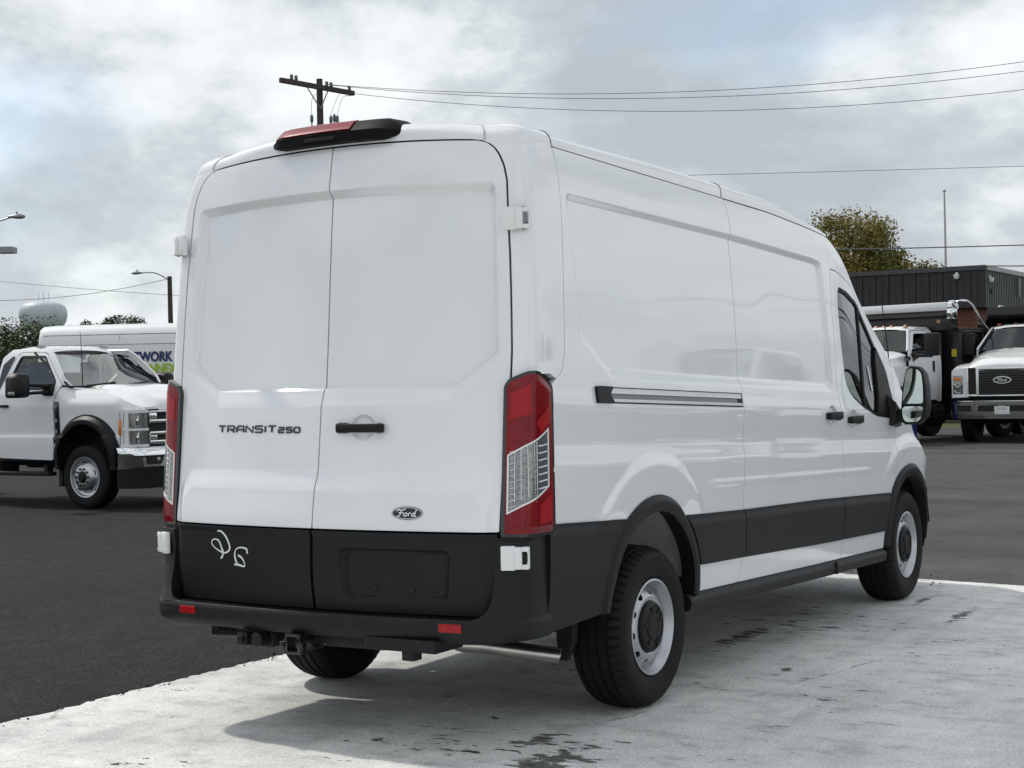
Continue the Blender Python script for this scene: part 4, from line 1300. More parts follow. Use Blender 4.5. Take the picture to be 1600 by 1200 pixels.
# door mirrors
for sg in (-1, 1):
    mb = MB()
    def mr(x, g, dz=0):   # outline (y,z) scaled about its centre
        pts = [(1.085, 1.235), (1.100, 1.40), (1.125, 1.505), (1.150, 1.530), (1.205, 1.520), (1.232, 1.49), (1.248, 1.40), (1.248, 1.27), (1.236, 1.20), (1.20, 1.162), (1.11, 1.160), (1.088, 1.18)]
        cy, cz = 1.170, 1.345
        return [(x, sg*(cy-.018+(a-cy)*g), cz+(b-cz)*g) for a, b in pts]
    mb.rings([mr(4.575, .97), mr(4.585, 1.0), mr(4.65, 1.0), mr(4.70, .93), mr(4.735, .75), mr(4.745, .5)])
    mir = mb.build('door_mirror', M['plastic'], van, smooth=50)
    mb = MB()
    mb.tube([(4.70, sg*.965, 1.21), (4.69, sg*1.05, 1.215), (4.67, sg*1.12, 1.25)], [.055, .045, .04], 10)
    mb.rings([[(4.62, sg*.955, 1.15), (4.82, sg*.955, 1.13), (4.82, sg*.955, 1.26), (4.62, sg*.955, 1.36)], [(4.64, sg*1.02, 1.16), (4.78, sg*1.01, 1.15), (4.78, sg*1.01, 1.24), (4.64, sg*1.02, 1.30)]])
    mb.build('mirror_arm', M['plastic'], mir, smooth=50)
    def flat(poly, x, nm, m, par):
        mb = MB()
        mb.rings([[(x, sg*(a-.018), b) for a, b in poly], [(x+.006, sg*(a-.018), b) for a, b in poly]])
        return mb.build(nm, m, par)
    up = roundpoly([(1.100, 1.292), (1.113, 1.40), (1.132, 1.500), (1.155, 1.514), (1.202, 1.506), (1.224, 1.48), (1.232, 1.40), (1.232, 1.292)], .02)
    lo = roundpoly([(1.100, 1.275), (1.098, 1.22), (1.115, 1.178), (1.195, 1.178), (1.222, 1.21), (1.232, 1.275)], .02)
    flat(up, 4.567, 'mirror_glass', M['mirror'], mir)
    flat(lo, 4.568, 'mirror_glass', M['mirror'], mir)

# ---------------------------------------------------------------- rear bumper
def bump_curve(n=400):
    y = np.linspace(0, .74, 120)
    rear = np.stack([-.055+.091*y**2, y], 1)
    P0, P1, P2 = np.array((-.055+.091*.74**2, .74)), np.array((.024, .985)), np.array((.26, .977))
    t = np.linspace(0, 1, 120)[1:, None]; w = 1.35
    b0, b1, b2 = (1-t)**2, 2*t*(1-t)*w, t*t
    c = (P0*b0+P1*b1+P2*b2)/(b0+b1+b2)
    side = np.array([(.262, .977), (.29, .976)])
    q = np.concatenate([rear, c, side])
    s = np.concatenate([[0], np.cumsum(np.hypot(*np.diff(q, axis=0).T))])
    return q, s
BQ, BS = bump_curve()
BN = np.stack([-np.gradient(BQ[:, 1], BS), np.gradient(BQ[:, 0], BS)], 1)
BN /= np.linalg.norm(BN, axis=1, keepdims=True)
BEND = BS[-1]
def S_bump(off=0.0):
    def S(s, z):
        s = np.asarray(s, float); z = np.asarray(z, float)
        a = np.abs(s); sg = np.sign(s)
        x = np.interp(a, BS, BQ[:, 0]); y = np.interp(a, BS, BQ[:, 1])
        nx = np.interp(a, BS, BN[:, 0]); ny = np.interp(a, BS, BN[:, 1])
        o = off-.022*np.clip((.50-z)/.05, 0, 1)**2-.010*np.clip((z-.525)/.025, 0, 1)**2*(z < .56)-.010*(z >= .56)
        side = ss(.74, .98, y)*ss(-.02, .20, x)
        xo = lin(z, [.45, .548, .60, .70, .88, .95], [0, 0, .022, .050, .080, .09])*(1-side)
        return np.stack([x+nx*o+xo, sg*(y+ny*o), z], -1)
    return S
s_seam = float(np.interp(.738, BQ[:, 1], BS))
def yb_(s): return np.interp(np.abs(s), BS, BQ[:, 1])
def sd_bump(s, z):
    y = yb_(s)
    op = smin(.842-y, z-.548, .10)
    d = np.minimum(z-(.452+.014*ss(.75, .98, y)), .866-z)
    d = smin(d, -op, .012)
    d = np.minimum(d, BEND-np.abs(s)-.03*0)
    return np.minimum(d, np.abs(np.abs(s)-s_seam)-np.where(z < .56, .0022, -1))
bump = panel('rear_bumper', S_bump(), (-BEND, BEND, .44, .88), .008, sd_bump, M['plastic'], van, out=-1, skirt=.05)
# make sure the rim faces outward whichever way the curve runs
mb = MB()
ys = np.linspace(-.85, .85, 41)
top = [(-.048+.091*y*y, y, .546) for y in ys]; bak = [(.075+.085*(y/.85)**2, y, .549) for y in ys]
low = [(-.02+.091*y*y, y, .46) for y in ys]
bk2 = [(.10, y, .46) for y in ys]
mb.rings([[top[i], bak[i], bk2[i], low[i]] for i in range(41)])
tread = mb.build('step_tread', M['plastic'], bump)
mb = MB()
for y in np.linspace(-.80, .80, 56):
    x0 = -.040+.091*y*y
    mb.box((x0+.056, y, .5475), (.10, .012, .005), rz=.0)
mb.build('tread_ribs', M['plastic'], bump)
Sb = S_bump()
for sg in (-1, 1):
    def rf_sd(s, z): return smin(.050-np.abs(s-sg*.6855), .0165-np.abs(z-.5165), .008)
    panel('reflector_frame', S_bump(.002), (sg*.6855-.07, sg*.6855+.07, .48, .56), .006, lambda s, z: smin(.056-np.abs(s-sg*.6855), .0225-np.abs(z-.5165), .008), M['seal'], bump, out=-1, skirt=.004)
    panel('reflector', S_bump(.005), (sg*.6855-.07, sg*.6855+.07, .48, .56), .004, rf_sd, M['red_bright'], bump, out=-1, skirt=.006)
    for s0, z0 in ((.275, .512), (.825, .515)):
        p = Sb(np.array(sg*s0), np.array(z0))
        nx, ny = np.interp(s0, BS, BN[:, 0]), sg*np.interp(s0, BS, BN[:, 1])
        Rm = Matrix.Translation(Vector(p)) @ Vector((nx, ny, 0)).to_track_quat('Y', 'Z').to_matrix().to_4x4()
        mb = MB()
        mb.lathe([(.016, -.002), (.0165, .0015), (.0135, .0018), (.013, -.001), (.0095, -.001), (.009, .0012), (0, .0016)], 20, Rm)
        mb.build('parking_sensor', M['seal'], bump, smooth=40)

# ---------------------------------------------------------------- hitch, exhaust, underbody
mb = MB()
mb.box((.10, 0.06, .425), (.10, 1.10, .060), ch=.008)
mb.box((.02, .05, .415), (.14, .072, .072), ch=.006)
hit = mb.build('tow_hitch', M['gloss_black'], van, smooth=40)
mb = MB()
a, b = .038, .028
y0, z0 = .052, .415
for w_ in ((0, a, .010), (0, -a+.0, .010)):
    mb.box((-.055, y0+w_[1]-(.005 if w_[1] > 0 else -.005), z0), (.05, .011, .080), ch=.003)
mb.box((-.055, y0, z0+.036), (.05, .078, .011), ch=.003)
mb.box((-.055, y0, z0-.036), (.05, .078, .011), ch=.003)
mb.build('receiver_socket', M['gloss_black'], hit, smooth=40)
mb = MB()
mb.box((-.0505+.03, y0, z0), (.004, .058, .058))
mb.build('socket_void', M['seal'], hit)
mb = MB()
mb.box((.04, .30, .418), (.05, .13, .085), ch=.006)
mb.build('socket_bracket', M['dark'], hit, smooth=40)
mb = MB()
mb.lathe([(0, -.05), (.024, -.05), (.030, -.046), (.030, -.01), (.034, -.01), (.034, .05), (0, .05)], 20, Matrix.Translation((-.0, .275, .415)) @ Matrix.Rotation(math.radians(-90), 4, 'Z'))
mb.box((-.03, .345, .415), (.05, .055, .055), ch=.008)
mb.box((-.045, .345, .415), (.05, .030, .030), ch=.004)
mb.build('trailer_socket', M['plastic'], hit, smooth=40)
mb = MB()
mb.box((.012, -.205, .428), (.02, .30, .050), ch=.008)
mb.build('hitch_plate', M['plastic'], hit, smooth=40)
mb = MB()
mb.box((.0005, -.312, .432), (.003, .105, .040))
lab = mb.build('warning_label', M['gloss_black'], hit)
mb = MB()
mb.add([(-.0022, -.268, .420), (-.0022, -.294, .420), (-.0022, -.281, .444)], [(0, 1, 2)])
q = [(-.0022, -.305, .440), (-.0022, -.330, .437), (-.0022, -.330, .426), (-.0022, -.305, .425)]
for i in range(4):
    mb.tube([q[i], q[(i+1) % 4]], .0014, 4)
mb.box((-.0022, -.352, .420), (.001, .012, .012))
mb.build('label_symbols', M['white_mark'], lab)
mb = MB()
mb.box((.03, -.47, .42), (.06, .06, .10), ch=.006)
mb.box((.06, -.46, .44), (.20, .34, .05))
mb.build('hitch_bracket', M['plastic'], hit, smooth=40)
# exhaust tail pipe
mb = MB()
pts = [(.95, -.10, .46), (.75, -.25, .42), (.56, -.41, .362), (.60, -.60, .340), (.645, -.80, .318)]
pts = [(1.2, -.05, .47), (.80, -.18, .42), (.52, -.36, .366), (.55, -.50, .350), (.68, -.785, .306)]
pp = [Vector(p) for p in smooth_path(pts, 6)]
mb.tube(pp, .034, 16, cap=False)
e0, e1 = pp[-2], pp[-1]; dr = (e1-e0).normalized()
mb.tube([e1, e1-dr*.06], [.034, .030], 16, cap=False)
ex = mb.build('exhaust_pipe', M['exhaust'], van, smooth=60)
mb = MB()
mb.tube([e1-dr*.05, e1-dr*.056], .031, 16)
mb.build('pipe_bore', M['seal'], ex)
mb = MB()
mb.box((3.2, 0, .46), (3.6, 1.30, .12))
mb.box((2.9, -.45, .38), (1.2, .50, .16), ch=.04)
mb.box((2.6, .45, .36), (1.4, .60, .20), ch=.05)
mb.tube([(1.235, -.80, .36), (1.235, .80, .36)], .055, 12)
mb.box((1.235, .0, .36), (.30, .30, .28), ch=.10)
mb.tube([(5.03, -.80, .32), (5.03, .80, .32)], .05, 12)
for sg in (-1, 1):
    mb.box((1.2, sg*.55, .40), (1.5, .08, .05))
    mb.box((.45, sg*.52, .47), (.8, .10, .09))
    mb.tube([(1.10, sg*.62, .36), (1.0, sg*.60, .62)], .035, 10)
mb.box((5.1, 0, .42), (1.2, 1.0, .26))
mb.build('underbody', M['dark'], van, smooth=40)
for sg in (-1, 1):
    mb = MB()
    mb.rings([[(.80, sg*.70, .47), (.86, sg*.70, .47), (.86, sg*.78, .47), (.80, sg*.78, .47)], [(.775, sg*.715, .36), (.83, sg*.715, .36), (.83, sg*.79, .36), (.775, sg*.79, .36)], [(.765, sg*.73, .27), (.79, sg*.73, .27), (.79, sg*.77, .27), (.765, sg*.77, .27)]])
    mb.build('spring_hanger', M['dark'], van, smooth=30)

# ---------------------------------------------------------------- wheels
def make_wheel(sg, loc, parent, R=.366, front=False):
    """sg: -1 outside faces -Y. Lathe heights are measured from the outer face inwards"""
    w = bpy.data.objects.new('wheel', None); COL.objects.link(w)
    w.empty_display_size = .1; w.parent = parent; w.location = loc
    if sg > 0: w.rotation_euler = (0, 0, math.pi)
    # local frame: outside is -Y
    N = 216
    mb = MB()
    Wd = .245
    prof = [(.205, .030), (.214, .012), (.222, .004), (.236, .000), (.258, -.006), (.285, -.009), (.300, -.007), (.303, -.009), (.316, -.005), (.330, .004), (.341, .018), (.3495, .034),
            (.353, .048), (.345, .050), (.345, .058), (.3555, .060), (.357, .092), (.3475, .094), (.3475, .104), (.358, .106), (.358, .139), (.3485, .141), (.3485, .151),
            (.357, .153), (.3555, .185), (.345, .187), (.345, .195), (.353, .197), (.3495, .211), (.341, .227), (.320, .244), (.285, .254), (.240, .245), (.205, .215)]
    vs = []
    for i, (r, h) in enumerate(prof):
        for k in range(N):
            a = 2*math.pi*k/N
            rr, hh = r*R/.358, h
            if 9 <= i <= 12:                       # shoulder blocks
                if k % 4 == 0: rr -= .011 if i > 9 else .004
            elif i in (15, 16, 19, 20, 23, 24):
                if (k + (i//4)) % 3 == 0: rr -= .006
            elif 27 <= i <= 29 and k % 4 == 0: rr -= .011
            if i in (13, 14, 17, 18, 21, 22): hh += .0016*math.sin(a*54)
            vs.append((rr*math.cos(a), hh, rr*math.sin(a)))
    n_ = len(prof)
    fs = [(i*N+k, i*N+(k+1) % N, (i+1)*N+(k+1) % N, (i+1)*N+k) for i in range(n_-1) for k in range(N)]
    mb.add(vs, fs)
    ty = mb.build('tyre', M['rubber'], w, smooth=32)
    # rim barrel + lip
    mb = MB()
    lip = [(.206, .030), (.213, .010), (.211, .002), (.204, .000), (.198, .006), (.195, .022), (.185, .030), (.182, .048), (.177, .056)]
    mb.lathe([(r*R/.358, h) for r, h in lip], 72)
    mb.lathe([(.18*R/.358, .05), (.182, .2)], 48)
    rim = mb.build('rim', M['steel'], w, smooth=50)
    # disc with slots
    def S_disc(a, r):
        h = lin(r, [.085, .10, .112, .125, .140, .160, .176, .182], [.030, .030, .022, .018, .020, .034, .054, .060])
        h = (h+lin(r-.004, [.085, .10, .112, .125, .140, .160, .176, .182], [.030, .030, .022, .018, .020, .034, .054, .060])+lin(r+.004, [.085, .10, .112, .125, .140, .160, .176, .182], [.030, .030, .022, .018, .020, .034, .054, .060]))/3
        return np.stack([r*np.cos(a), h, r*np.sin(a)], -1)
    nsl = 10
    def sd_disc(a, r):
        da = (a+.16) % (2*math.pi/nsl)-math.pi/nsl
        q = np.sqrt((da*.157/.0195)**2+((r-.157)/.0135)**2)
        return np.minimum((q-1)*.012, .1815-r)
    panel('wheel_disc', S_disc, (0, 2*math.pi, .085, .183), (.035, .005), sd_disc, M['steel'], rim, out=-1, skirt=.012)
    # dark back plate, hub cap
    mb = MB()
    mb.lathe([(.0, .075), (.175, .075)], 40)
    mb.build('brake_plate', M['dark'], w)
    mb = MB()
    cap = [(.112, .026), (.114, .010), (.108, .003), (.098, .001), (.096, .005), (.062, .003), (.058, -.003), (.044, -.006), (.041, -.003), (.024, -.004), (.0, -.004)]
    mb.lathe(cap, 60)
    for k in range(5):
        a = 2*math.pi*k/5+.4
        c = Vector((.078*math.cos(a), .001, .078*math.sin(a)))
        mb.lathe([(.0, -.004), (.010, -.004), (.012, .003)], 12, Matrix.Translation(c))
    for k in range(3):
        a = 2*math.pi*k/3+.9
        Mx = Matrix.Rotation(-a, 4, 'Y')
        mb.box((.078, .001, 0), (.034, .005, .006), Mx=Mx)
    mb.build('hub_cap', M['plastic'], w, smooth=40)
    return w
YW = .958
wheel_specs = [(-1, (1.235, -YW, .362)), (-1, (5.012, -YW, .362)), (1, (1.235, YW, .362)), (1, (5.012, YW, .362))]
w0 = make_wheel(-1, wheel_specs[0][1], van)
for sg, loc in wheel_specs[1:]:
    c = copy_tree(w0, van)
    c.location = loc
    if sg > 0: c.rotation_euler = (0, 0, math.pi)
    else: c.rotation_euler = (0, .35, 0)
# ------------------------------------------------------------------ white chassis-cab truck on the left (local X = its nose)
def truck_wheel(parent, loc, R, wd, sgn, rimR, m_rim, name='wheel', holes=5, dome=.05, lugs=10):
    w = bpy.data.objects.new(name, None); COL.objects.link(w); w.empty_display_size = .1
    w.parent = parent; w.location = loc
    if sgn > 0: w.rotation_euler = (0, 0, math.pi)
    mb = MB()
    p = [(rimR, .02), (rimR+.012, .0), (R*.80, -.012), (R*.93, .0), (R*.985, .02), (R, .045)]
    for k in range(3):
        h = .06+.055*k
        p += [(R, h), (R-.012, h+.004), (R-.012, h+.016), (R, h+.020)]
    p += [(R, wd-.04), (R*.97, wd-.01), (R*.82, wd), (rimR, wd-.02)]
    mb.lathe(p, 60)
    mb.build('tyre', M['rubber'], w, smooth=35)
    mb = MB()
    mb.lathe([(rimR+.002, .02), (rimR+.004, -.004), (rimR-.012, -.002), (rimR-.022, .03), (rimR*.80, .035), (rimR*.70, .0), (rimR*.60, -dome*.7), (rimR*.50, -dome), (rimR*.30, -dome), (rimR*.28, -dome+.02)], 48)
    rim = mb.build('rim', m_rim, w, smooth=40)
    mb = MB()
    mb.lathe([(0, -dome-.03), (rimR*.17, -dome-.03), (rimR*.20, -dome-.01), (rimR*.28, -dome+.01)], 24)
    for k in range(lugs):
        a = 2*math.pi*k/lugs
        mb.lathe([(0, -dome-.018), (.013, -dome-.016), (.014, -dome+.005)], 8, Matrix.Translation((rimR*.42*math.cos(a), 0, rimR*.42*math.sin(a))))
    mb.build('hub', M['seal'], w, smooth=40)
    for k in range(holes):
        a = 2*math.pi*k/holes+.35
        Mx = Matrix.Rotation(-a, 4, 'Y') @ Matrix.Translation((rimR*.70, -.005, 0)) @ Matrix.Rotation(math.radians(-22), 4, 'Z') @ Matrix.Diagonal((.8, 1, 1.5, 1))
        mb = MB(); mb.lathe([(0, .004), (.024, .004), (.024, .012), (0, .012)], 14, Mx)
        mb.build('hand_hole', M['seal'], rim)
    return w

ltk = thing('chassis_cab_truck', 'white chassis-cab truck with black wheel arches and tow mirror, left of the cargo van', 'truck', (10.10, 10.84, -.008), -math.pi/2)
TZ = [.55, .62, .86, .90, .94, 1.10, 1.30, 1.45, 1.53, 1.60, 2.0, 2.10]
TV = [.925, .935, .952, .952, .930, .938, .948, .940, .915, .890, .735, .665]
def wT(x, z):
    w = pch(z, TZ, TV)
    w = w-.10*ss(1.30, 1.54, z)*ss(-.5, -.3, x)
    return w-.30*np.clip(x-.45, 0, .6)**2/.25
def S_t(sg, off=0.0):
    def S(x, z):
        o = off(x, z) if callable(off) else off
        return np.stack([x, sg*(wT(x, z)+o), z], -1)
    return S
T_DOOR = poly_sdf([(-1.58, .635), (-.60, .612), (-.57, .80), (-.565, 1.36), (-.50, 1.50), (-.455, 1.575), (-.86, 1.985), (-.95, 2.005), (-1.33, 2.015), (-1.40, 1.98), (-1.58, 1.50)])
T_WIN = poly_sdf(roundpoly([(-1.47, 1.535), (-1.33, 1.955), (-.885, 1.945), (-.575, 1.61), (-.60, 1.535)], .03))
T_CAB = poly_sdf([(-1.68, .66), (-1.588, .64), (-1.588, 1.50), (-1.41, 1.99), (-1.34, 2.025), (-.95, 2.015), (-.85, 1.993), (-.445, 1.575), (-.34, 1.56), (-.74, 1.985), (-.85, 2.06), (-1.55, 2.06), (-1.68, 1.95)])
T_QW = poly_sdf([(-1.64, 1.50), (-1.63, 1.86), (-1.50, 1.97), (-1.435, 1.97), (-1.585, 1.53)])
T_FEND = poly_sdf([(-.555, .62), (-.555, 1.35), (-.45, 1.545), (-.20, 1.535), (.2, 1.50), (.55, 1.41), (.80, 1.285), (.80, .78), (.66, .74), (.60, .62)])
AR = (0.03, .62)
def t_r(x, z): return np.hypot(x-AR[0], np.maximum(z-AR[1], 0))
for sg in (-1, 1):
    o_ = 1 if sg < 0 else -1
    st = .02 if sg < 0 else .05
    door = panel('door', S_t(sg), (-1.62, -.42, .58, 2.05), st, lambda x, z: np.minimum(T_DOOR(x, z), -T_WIN(x, z)), M['silver'], ltk, out=o_, skirt=.03)
    panel('window_glass', S_t(sg, -.012), (-1.5, -.54, 1.5, 2.0), .06, lambda x, z: T_WIN(x, z)+.01, M['glass3'], door, out=o_, skirt=0)
    panel('window_seal', S_t(sg, .002), (-1.52, -.52, 1.48, 2.0), .02, lambda x, z: np.minimum(T_WIN(x, z)+.018, .008-T_WIN(x, z)), M['seal'], door, out=o_, skirt=.01)
    panel('cab_side', S_t(sg), (-1.70, -.30, .60, 2.10), st, lambda x, z: np.minimum(T_CAB(x, z), .004-np.minimum(T_DOOR(x, z)+.006, 1)), M['silver'], ltk, out=o_, skirt=.03)
    panel('rear_quarter_glass', S_t(sg, .004), (-1.70, -1.38, 1.45, 2.0), .03, T_QW, M['gloss_black'], ltk, out=o_, skirt=.01)
    panel('front_fender', S_t(sg), (-.57, .82, .60, 1.56), st, lambda x, z: np.minimum(T_FEND(x, z), t_r(x, z)-.50), M['silver'], ltk, out=o_, skirt=.04)
    panel('wheel_arch_trim', S_t(sg, lambda x, z: .085*ss(.575, .50, t_r(x, z))+.01), (-.60, .66, .45, 1.22), .018, lambda x, z: np.minimum(np.minimum(.575-t_r(x, z), t_r(x, z)-.455), z-.50), M['plastic'], ltk, out=o_, skirt=.12)
    panel('fender_vent', S_t(sg, .008), (-.60, -.42, .78, 1.40), .02, poly_sdf(roundpoly([(-.562, .82), (-.46, .84), (-.452, 1.36), (-.545, 1.37)], .03)), M['gloss_black'], ltk, out=o_, skirt=.02)
    mb = MB()
    for zz in (1.30, 1.12, .98): mb.box((-.505, sg*(.948+.008), zz), (.035, .012, .05), ch=.004)
    mb.box((-.525, sg*.957, 1.10), (.008, .01, .45))
    mb.build('vent_trim', M['galv'], ltk)
    mb = MB(); mb.box((-1.46, sg*.968, 1.315), (.16, .022, .035), ch=.01); mb.box((-1.40, sg*.955, 1.31), (.03, .03, .03)); mb.build('door_handle', M['plastic'], door, smooth=40)
    # tow mirror
    mb = MB()
    def mo(x, g): 
        c = (-1.33, 1.57)
        return [(x, sg*(-c[0]+(a+c[0]*-1*-1*0-(-c[0]))*g) if False else sg*(1.33+(a-1.33)*g), c[1]+(b-c[1])*g) for a, b in ((1.20, 1.44), (1.20, 1.70), (1.25, 1.735), (1.38, 1.735), (1.46, 1.66), (1.47, 1.45), (1.44, 1.42), (1.23, 1.42))]
    mb.rings([mo(-.86, .92), mo(-.85, 1.0), mo(-.76, 1.0), mo(-.69, .90), mo(-.665, .65)])
    mir = mb.build('tow_mirror', M['plastic'], ltk, smooth=45)
    mb = MB()
    mb.tube([(-.64, sg*.94, 1.555), (-.68, sg*1.05, 1.575), (-.74, sg*1.22, 1.58)], [.05, .024, .022], 8)
    mb.tube([(-.64, sg*.94, 1.48), (-.68, sg*1.05, 1.485), (-.74, sg*1.22, 1.475)], [.045, .022, .022], 8)
    mb.box((-.64, sg*.945, 1.52), (.16, .07, .16), ch=.02)
    mb.build('mirror_arm', M['plastic'], mir, smooth=45)
    mb = MB(); mb.box((-.74, sg*1.47, 1.475), (.10, .02, .05), ch=.006); mb.build('mirror_lamp', M['clear'], mir, smooth=40)
    # headlight: bright surround, two lamp cells, amber marker
    mb = MB()
    def hl(z, g): return [(.64, sg*.985, z), (.70, sg*.98, z), (.80, sg*.90, z), (.862, sg*.79, z), (.872, sg*.73, z), (.78, sg*.72, z), (.62, sg*.90, z)]
    mb.rings([hl(.785, 1), hl(1.235, 1)])
    head = mb.build('headlight', M['clear'], ltk, smooth=30)
    mb = MB()
    for (za, zb) in ((1.205, 1.245), (.775, .815), (.985, 1.015)):
        mb.rings([[(x+.012 if i < 5 else x, y+sg*.004 if i < 3 else y, za) for i, (x, y, _) in enumerate(hl(0, 1))], [(x+.012 if i < 5 else x, y+sg*.004 if i < 3 else y, zb) for i, (x, y, _) in enumerate(hl(0, 1))]])
    mb.rings([[(.66, sg*.992, .80), (.74, sg*.965, .80), (.76, sg*.955, .80), (.68, sg*.975, .80)], [(.66, sg*.992, 1.22), (.74, sg*.965, 1.22), (.76, sg*.955, 1.22), (.68, sg*.975, 1.22)]])
    mb.build('headlight_surround', M['white_plastic'], head, smooth=30)
    for zc in (1.11, .90):
        mb = MB(); mb.lathe([(0, .03), (.055, .02), (.075, -.006), (.08, .0)], 20, Matrix.Translation((.838, sg*.855, zc)) @ Matrix.Rotation(math.radians(90-sg*35), 4, 'Z'))
        mb.build('lamp_bowl', M['chrome'], head, smooth=40)
    mb = MB(); mb.box((.652, sg*.992, 1.03), (.045, .02, .20), ch=.008); mb.build('marker_lamp', M['amber'], head, smooth=40)
    # running board
    mb = MB(); mb.box((-1.12, sg*.97, .44), (1.10, .15, .05), ch=.015); mb.box((-.72, sg*.90, .50), (.06, .10, .10)); mb.build('running_board', M['plastic'], ltk, smooth=40)
    truck_wheel(ltk, (.0, sg*.965, .405), .405, .24, sg, .255, M['steel'], holes=5, dome=.045)
    truck_wheel(ltk, (-4.3, sg*.965, .405), .405, .24, sg, .255, M['steel'], holes=5, dome=-.02)
mb = MB()
rings = []
def fz(x): return float(lin(x, [-.45, -.20, .2, .55, .80, .9], [1.545, 1.535, 1.50, 1.41, 1.285, 1.22]))
for x, dm in ((-.36, .02), (-.1, .045), (.15, .055), (.40, .06), (.58, .055), (.70, .05), (.78, .04), (.80, .0)):
    zf = fz(x); hw = float(wT(np.array(x), np.array(zf-.015)))-.004
    ring = []
    for q in np.linspace(-1, 1, 21):
        rise = dm*(1.0-ss(.55, .72, np.array(abs(q))))+.018*(1-q*q)
        ld = .10*(1-q*q)*float(ss(.3, .8, np.array(x)))
        ring.append((x+ld, q*hw, zf-.012+float(rise)))
    rings.append(ring)
rings.append([(p[0]+.004, p[1], 1.235) for p in rings[-1]])
mb.rings(rings, cap=False, closed=False)
mb.build('bonnet', M['paint2'], ltk, smooth=50)
mb = MB()
rings = []
for t in np.linspace(0, 1, 7):
    x = -.345-.76*t; z = 1.548+.455*t-.02*math.sin(t*3.14); hw = .870-.140*t
    rings.append([(x+.10*(1-q*q), q*hw, z+.012*(1-q*q)) for q in np.linspace(-1, 1, 13)])
mb.rings(rings, cap=False, closed=False)
ws = mb.build('windscreen', M['glass3'], ltk, smooth=60)
mb = MB()
for sg in (-1, 1):
    mb.tube([(-.34, sg*.872, 1.552), (-1.11, sg*.732, 2.008)], .016, 6)
mb.tube([(-.245+.0*q, q*.86, 1.545) if False else (-.345+.10*(1-q*q), q*.866, 1.548) for q in np.linspace(-1, 1, 13)], .016, 6)
for y0 in (-.45, .15):
    mb.tube([(-.27, y0-.2, 1.562), (-.30, y0+.35, 1.60)], .010, 5)
mb.build('windscreen_seal', M['seal'], ltk, smooth=60)
mb = MB()
rings = []
for x, z0, hw in ((-1.08, 1.995, .60), (-1.13, 2.035, .635), (-1.25, 2.06, .655), (-1.5, 2.065, .66), (-1.66, 2.03, .655), (-1.70, 1.96, .65)):
    rings.append([(x+.10*(1-q*q)*(1 if x > -1.3 else 0), q*(hw+.055), z0+.045*(1-abs(q)**2.5)-.03*abs(q)**6) for q in np.linspace(-1, 1, 15)])
mb.rings(rings, cap=False, closed=False)
roof_t = mb.build('cab_roof', M['paint2'], ltk, smooth=60)
for yl in (-.57, -.17, 0.0, .17, .55):
    mb = MB(); mb.rings([[(-1.22, yl-.045, 2.075), (-1.10, yl-.035, 2.07), (-1.10, yl+.035, 2.07), (-1.22, yl+.045, 2.075)], [(-1.20, yl-.03, 2.118), (-1.14, yl-.025, 2.108), (-1.14, yl+.025, 2.108), (-1.20, yl+.03, 2.118)]])
    mb.build('clearance_lamp', M['galv'], ltk, smooth=30)
mb = MB(); mb.tube([(-.24, -.74, 1.54), (-.25, -.74, 2.00), (-.27, -.74, 2.26)], [.008, .005, .003], 6); mb.build('antenna', M['seal'], ltk, smooth=60)
# grille: dark opening with chrome bars
mb = MB(); mb.box((.82, 0, 1.02), (.08, 1.43, .46)); grl = mb.build('grille', M['seal'], ltk)
for zc in (1.215, 1.095, .945, .835):
    mb = MB(); mb.box((.878, 0, zc), (.035, 1.43, .05 if zc < 1.2 else .03), ch=.008); mb.build('grille_bar', M['chrome'], grl, smooth=40)
for sg in (-1, 1):
    for zc in (1.155, .89):
        mb = MB(); mb.box((.876, sg*.655, zc), (.03, .13, .13), ch=.01); mb.build('grille_end', M['chrome'], grl, smooth=40)
# bumper
mb = MB()
bx = [(.62, -1.02), (.80, -1.02), (.95, -.92), (1.02, -.6), (1.03, 0), (1.02, .6), (.95, .92), (.80, 1.02), (.62, 1.02)]
mb.rings([[(x-.015, y, .515) for x, y in bx], [(x+.014, y, .54) for x, y in bx], [(x+.010, y, .66) for x, y in bx], [(x+.028, y*1.006, .682) for x, y in bx], [(x+.002, y*1.0, .755) for x, y in bx], [(x-.02, y*.995, .775) for x, y in bx], [(x-.08, y*.97, .785) for x, y in bx]], cap=False, closed=False)
bmp = mb.build('bumper', M['chrome'], ltk, smooth=40)
for sg in (-1, 1):
    mb = MB(); mb.rings([[(1.00, sg*.86-.0, .57), (1.032, sg*.55, .57), (1.034, sg*.54, .675), (1.0, sg*.87, .675)], [(.96, sg*.86, .57), (.99, sg*.55, .57), (.99, sg*.54, .675), (.96, sg*.87, .675)]])
    op = mb.build('bumper_opening', M['seal'], bmp, smooth=30)
    mb = MB(); mb.lathe([(0, -.02), (.032, -.012), (.036, .02)], 16, Matrix.Translation((1.01, sg*.71, .622)) @ Matrix.Rotation(math.radians(90), 4, 'Z')); mb.build('fog_lamp', M['clear'], bmp, smooth=40)
mb = MB(); mb.box((1.032, 0, .622), (.03, .80, .105)); mb.build('bumper_opening', M['seal'], bmp)
mb = MB(); mb.rings([[(x-.03, y*.98, .27) for x, y in bx], [(x-.012, y*.99, .52) for x, y in bx]], cap=False, closed=False); mb.build('air_dam', M['plastic'], bmp, smooth=40)
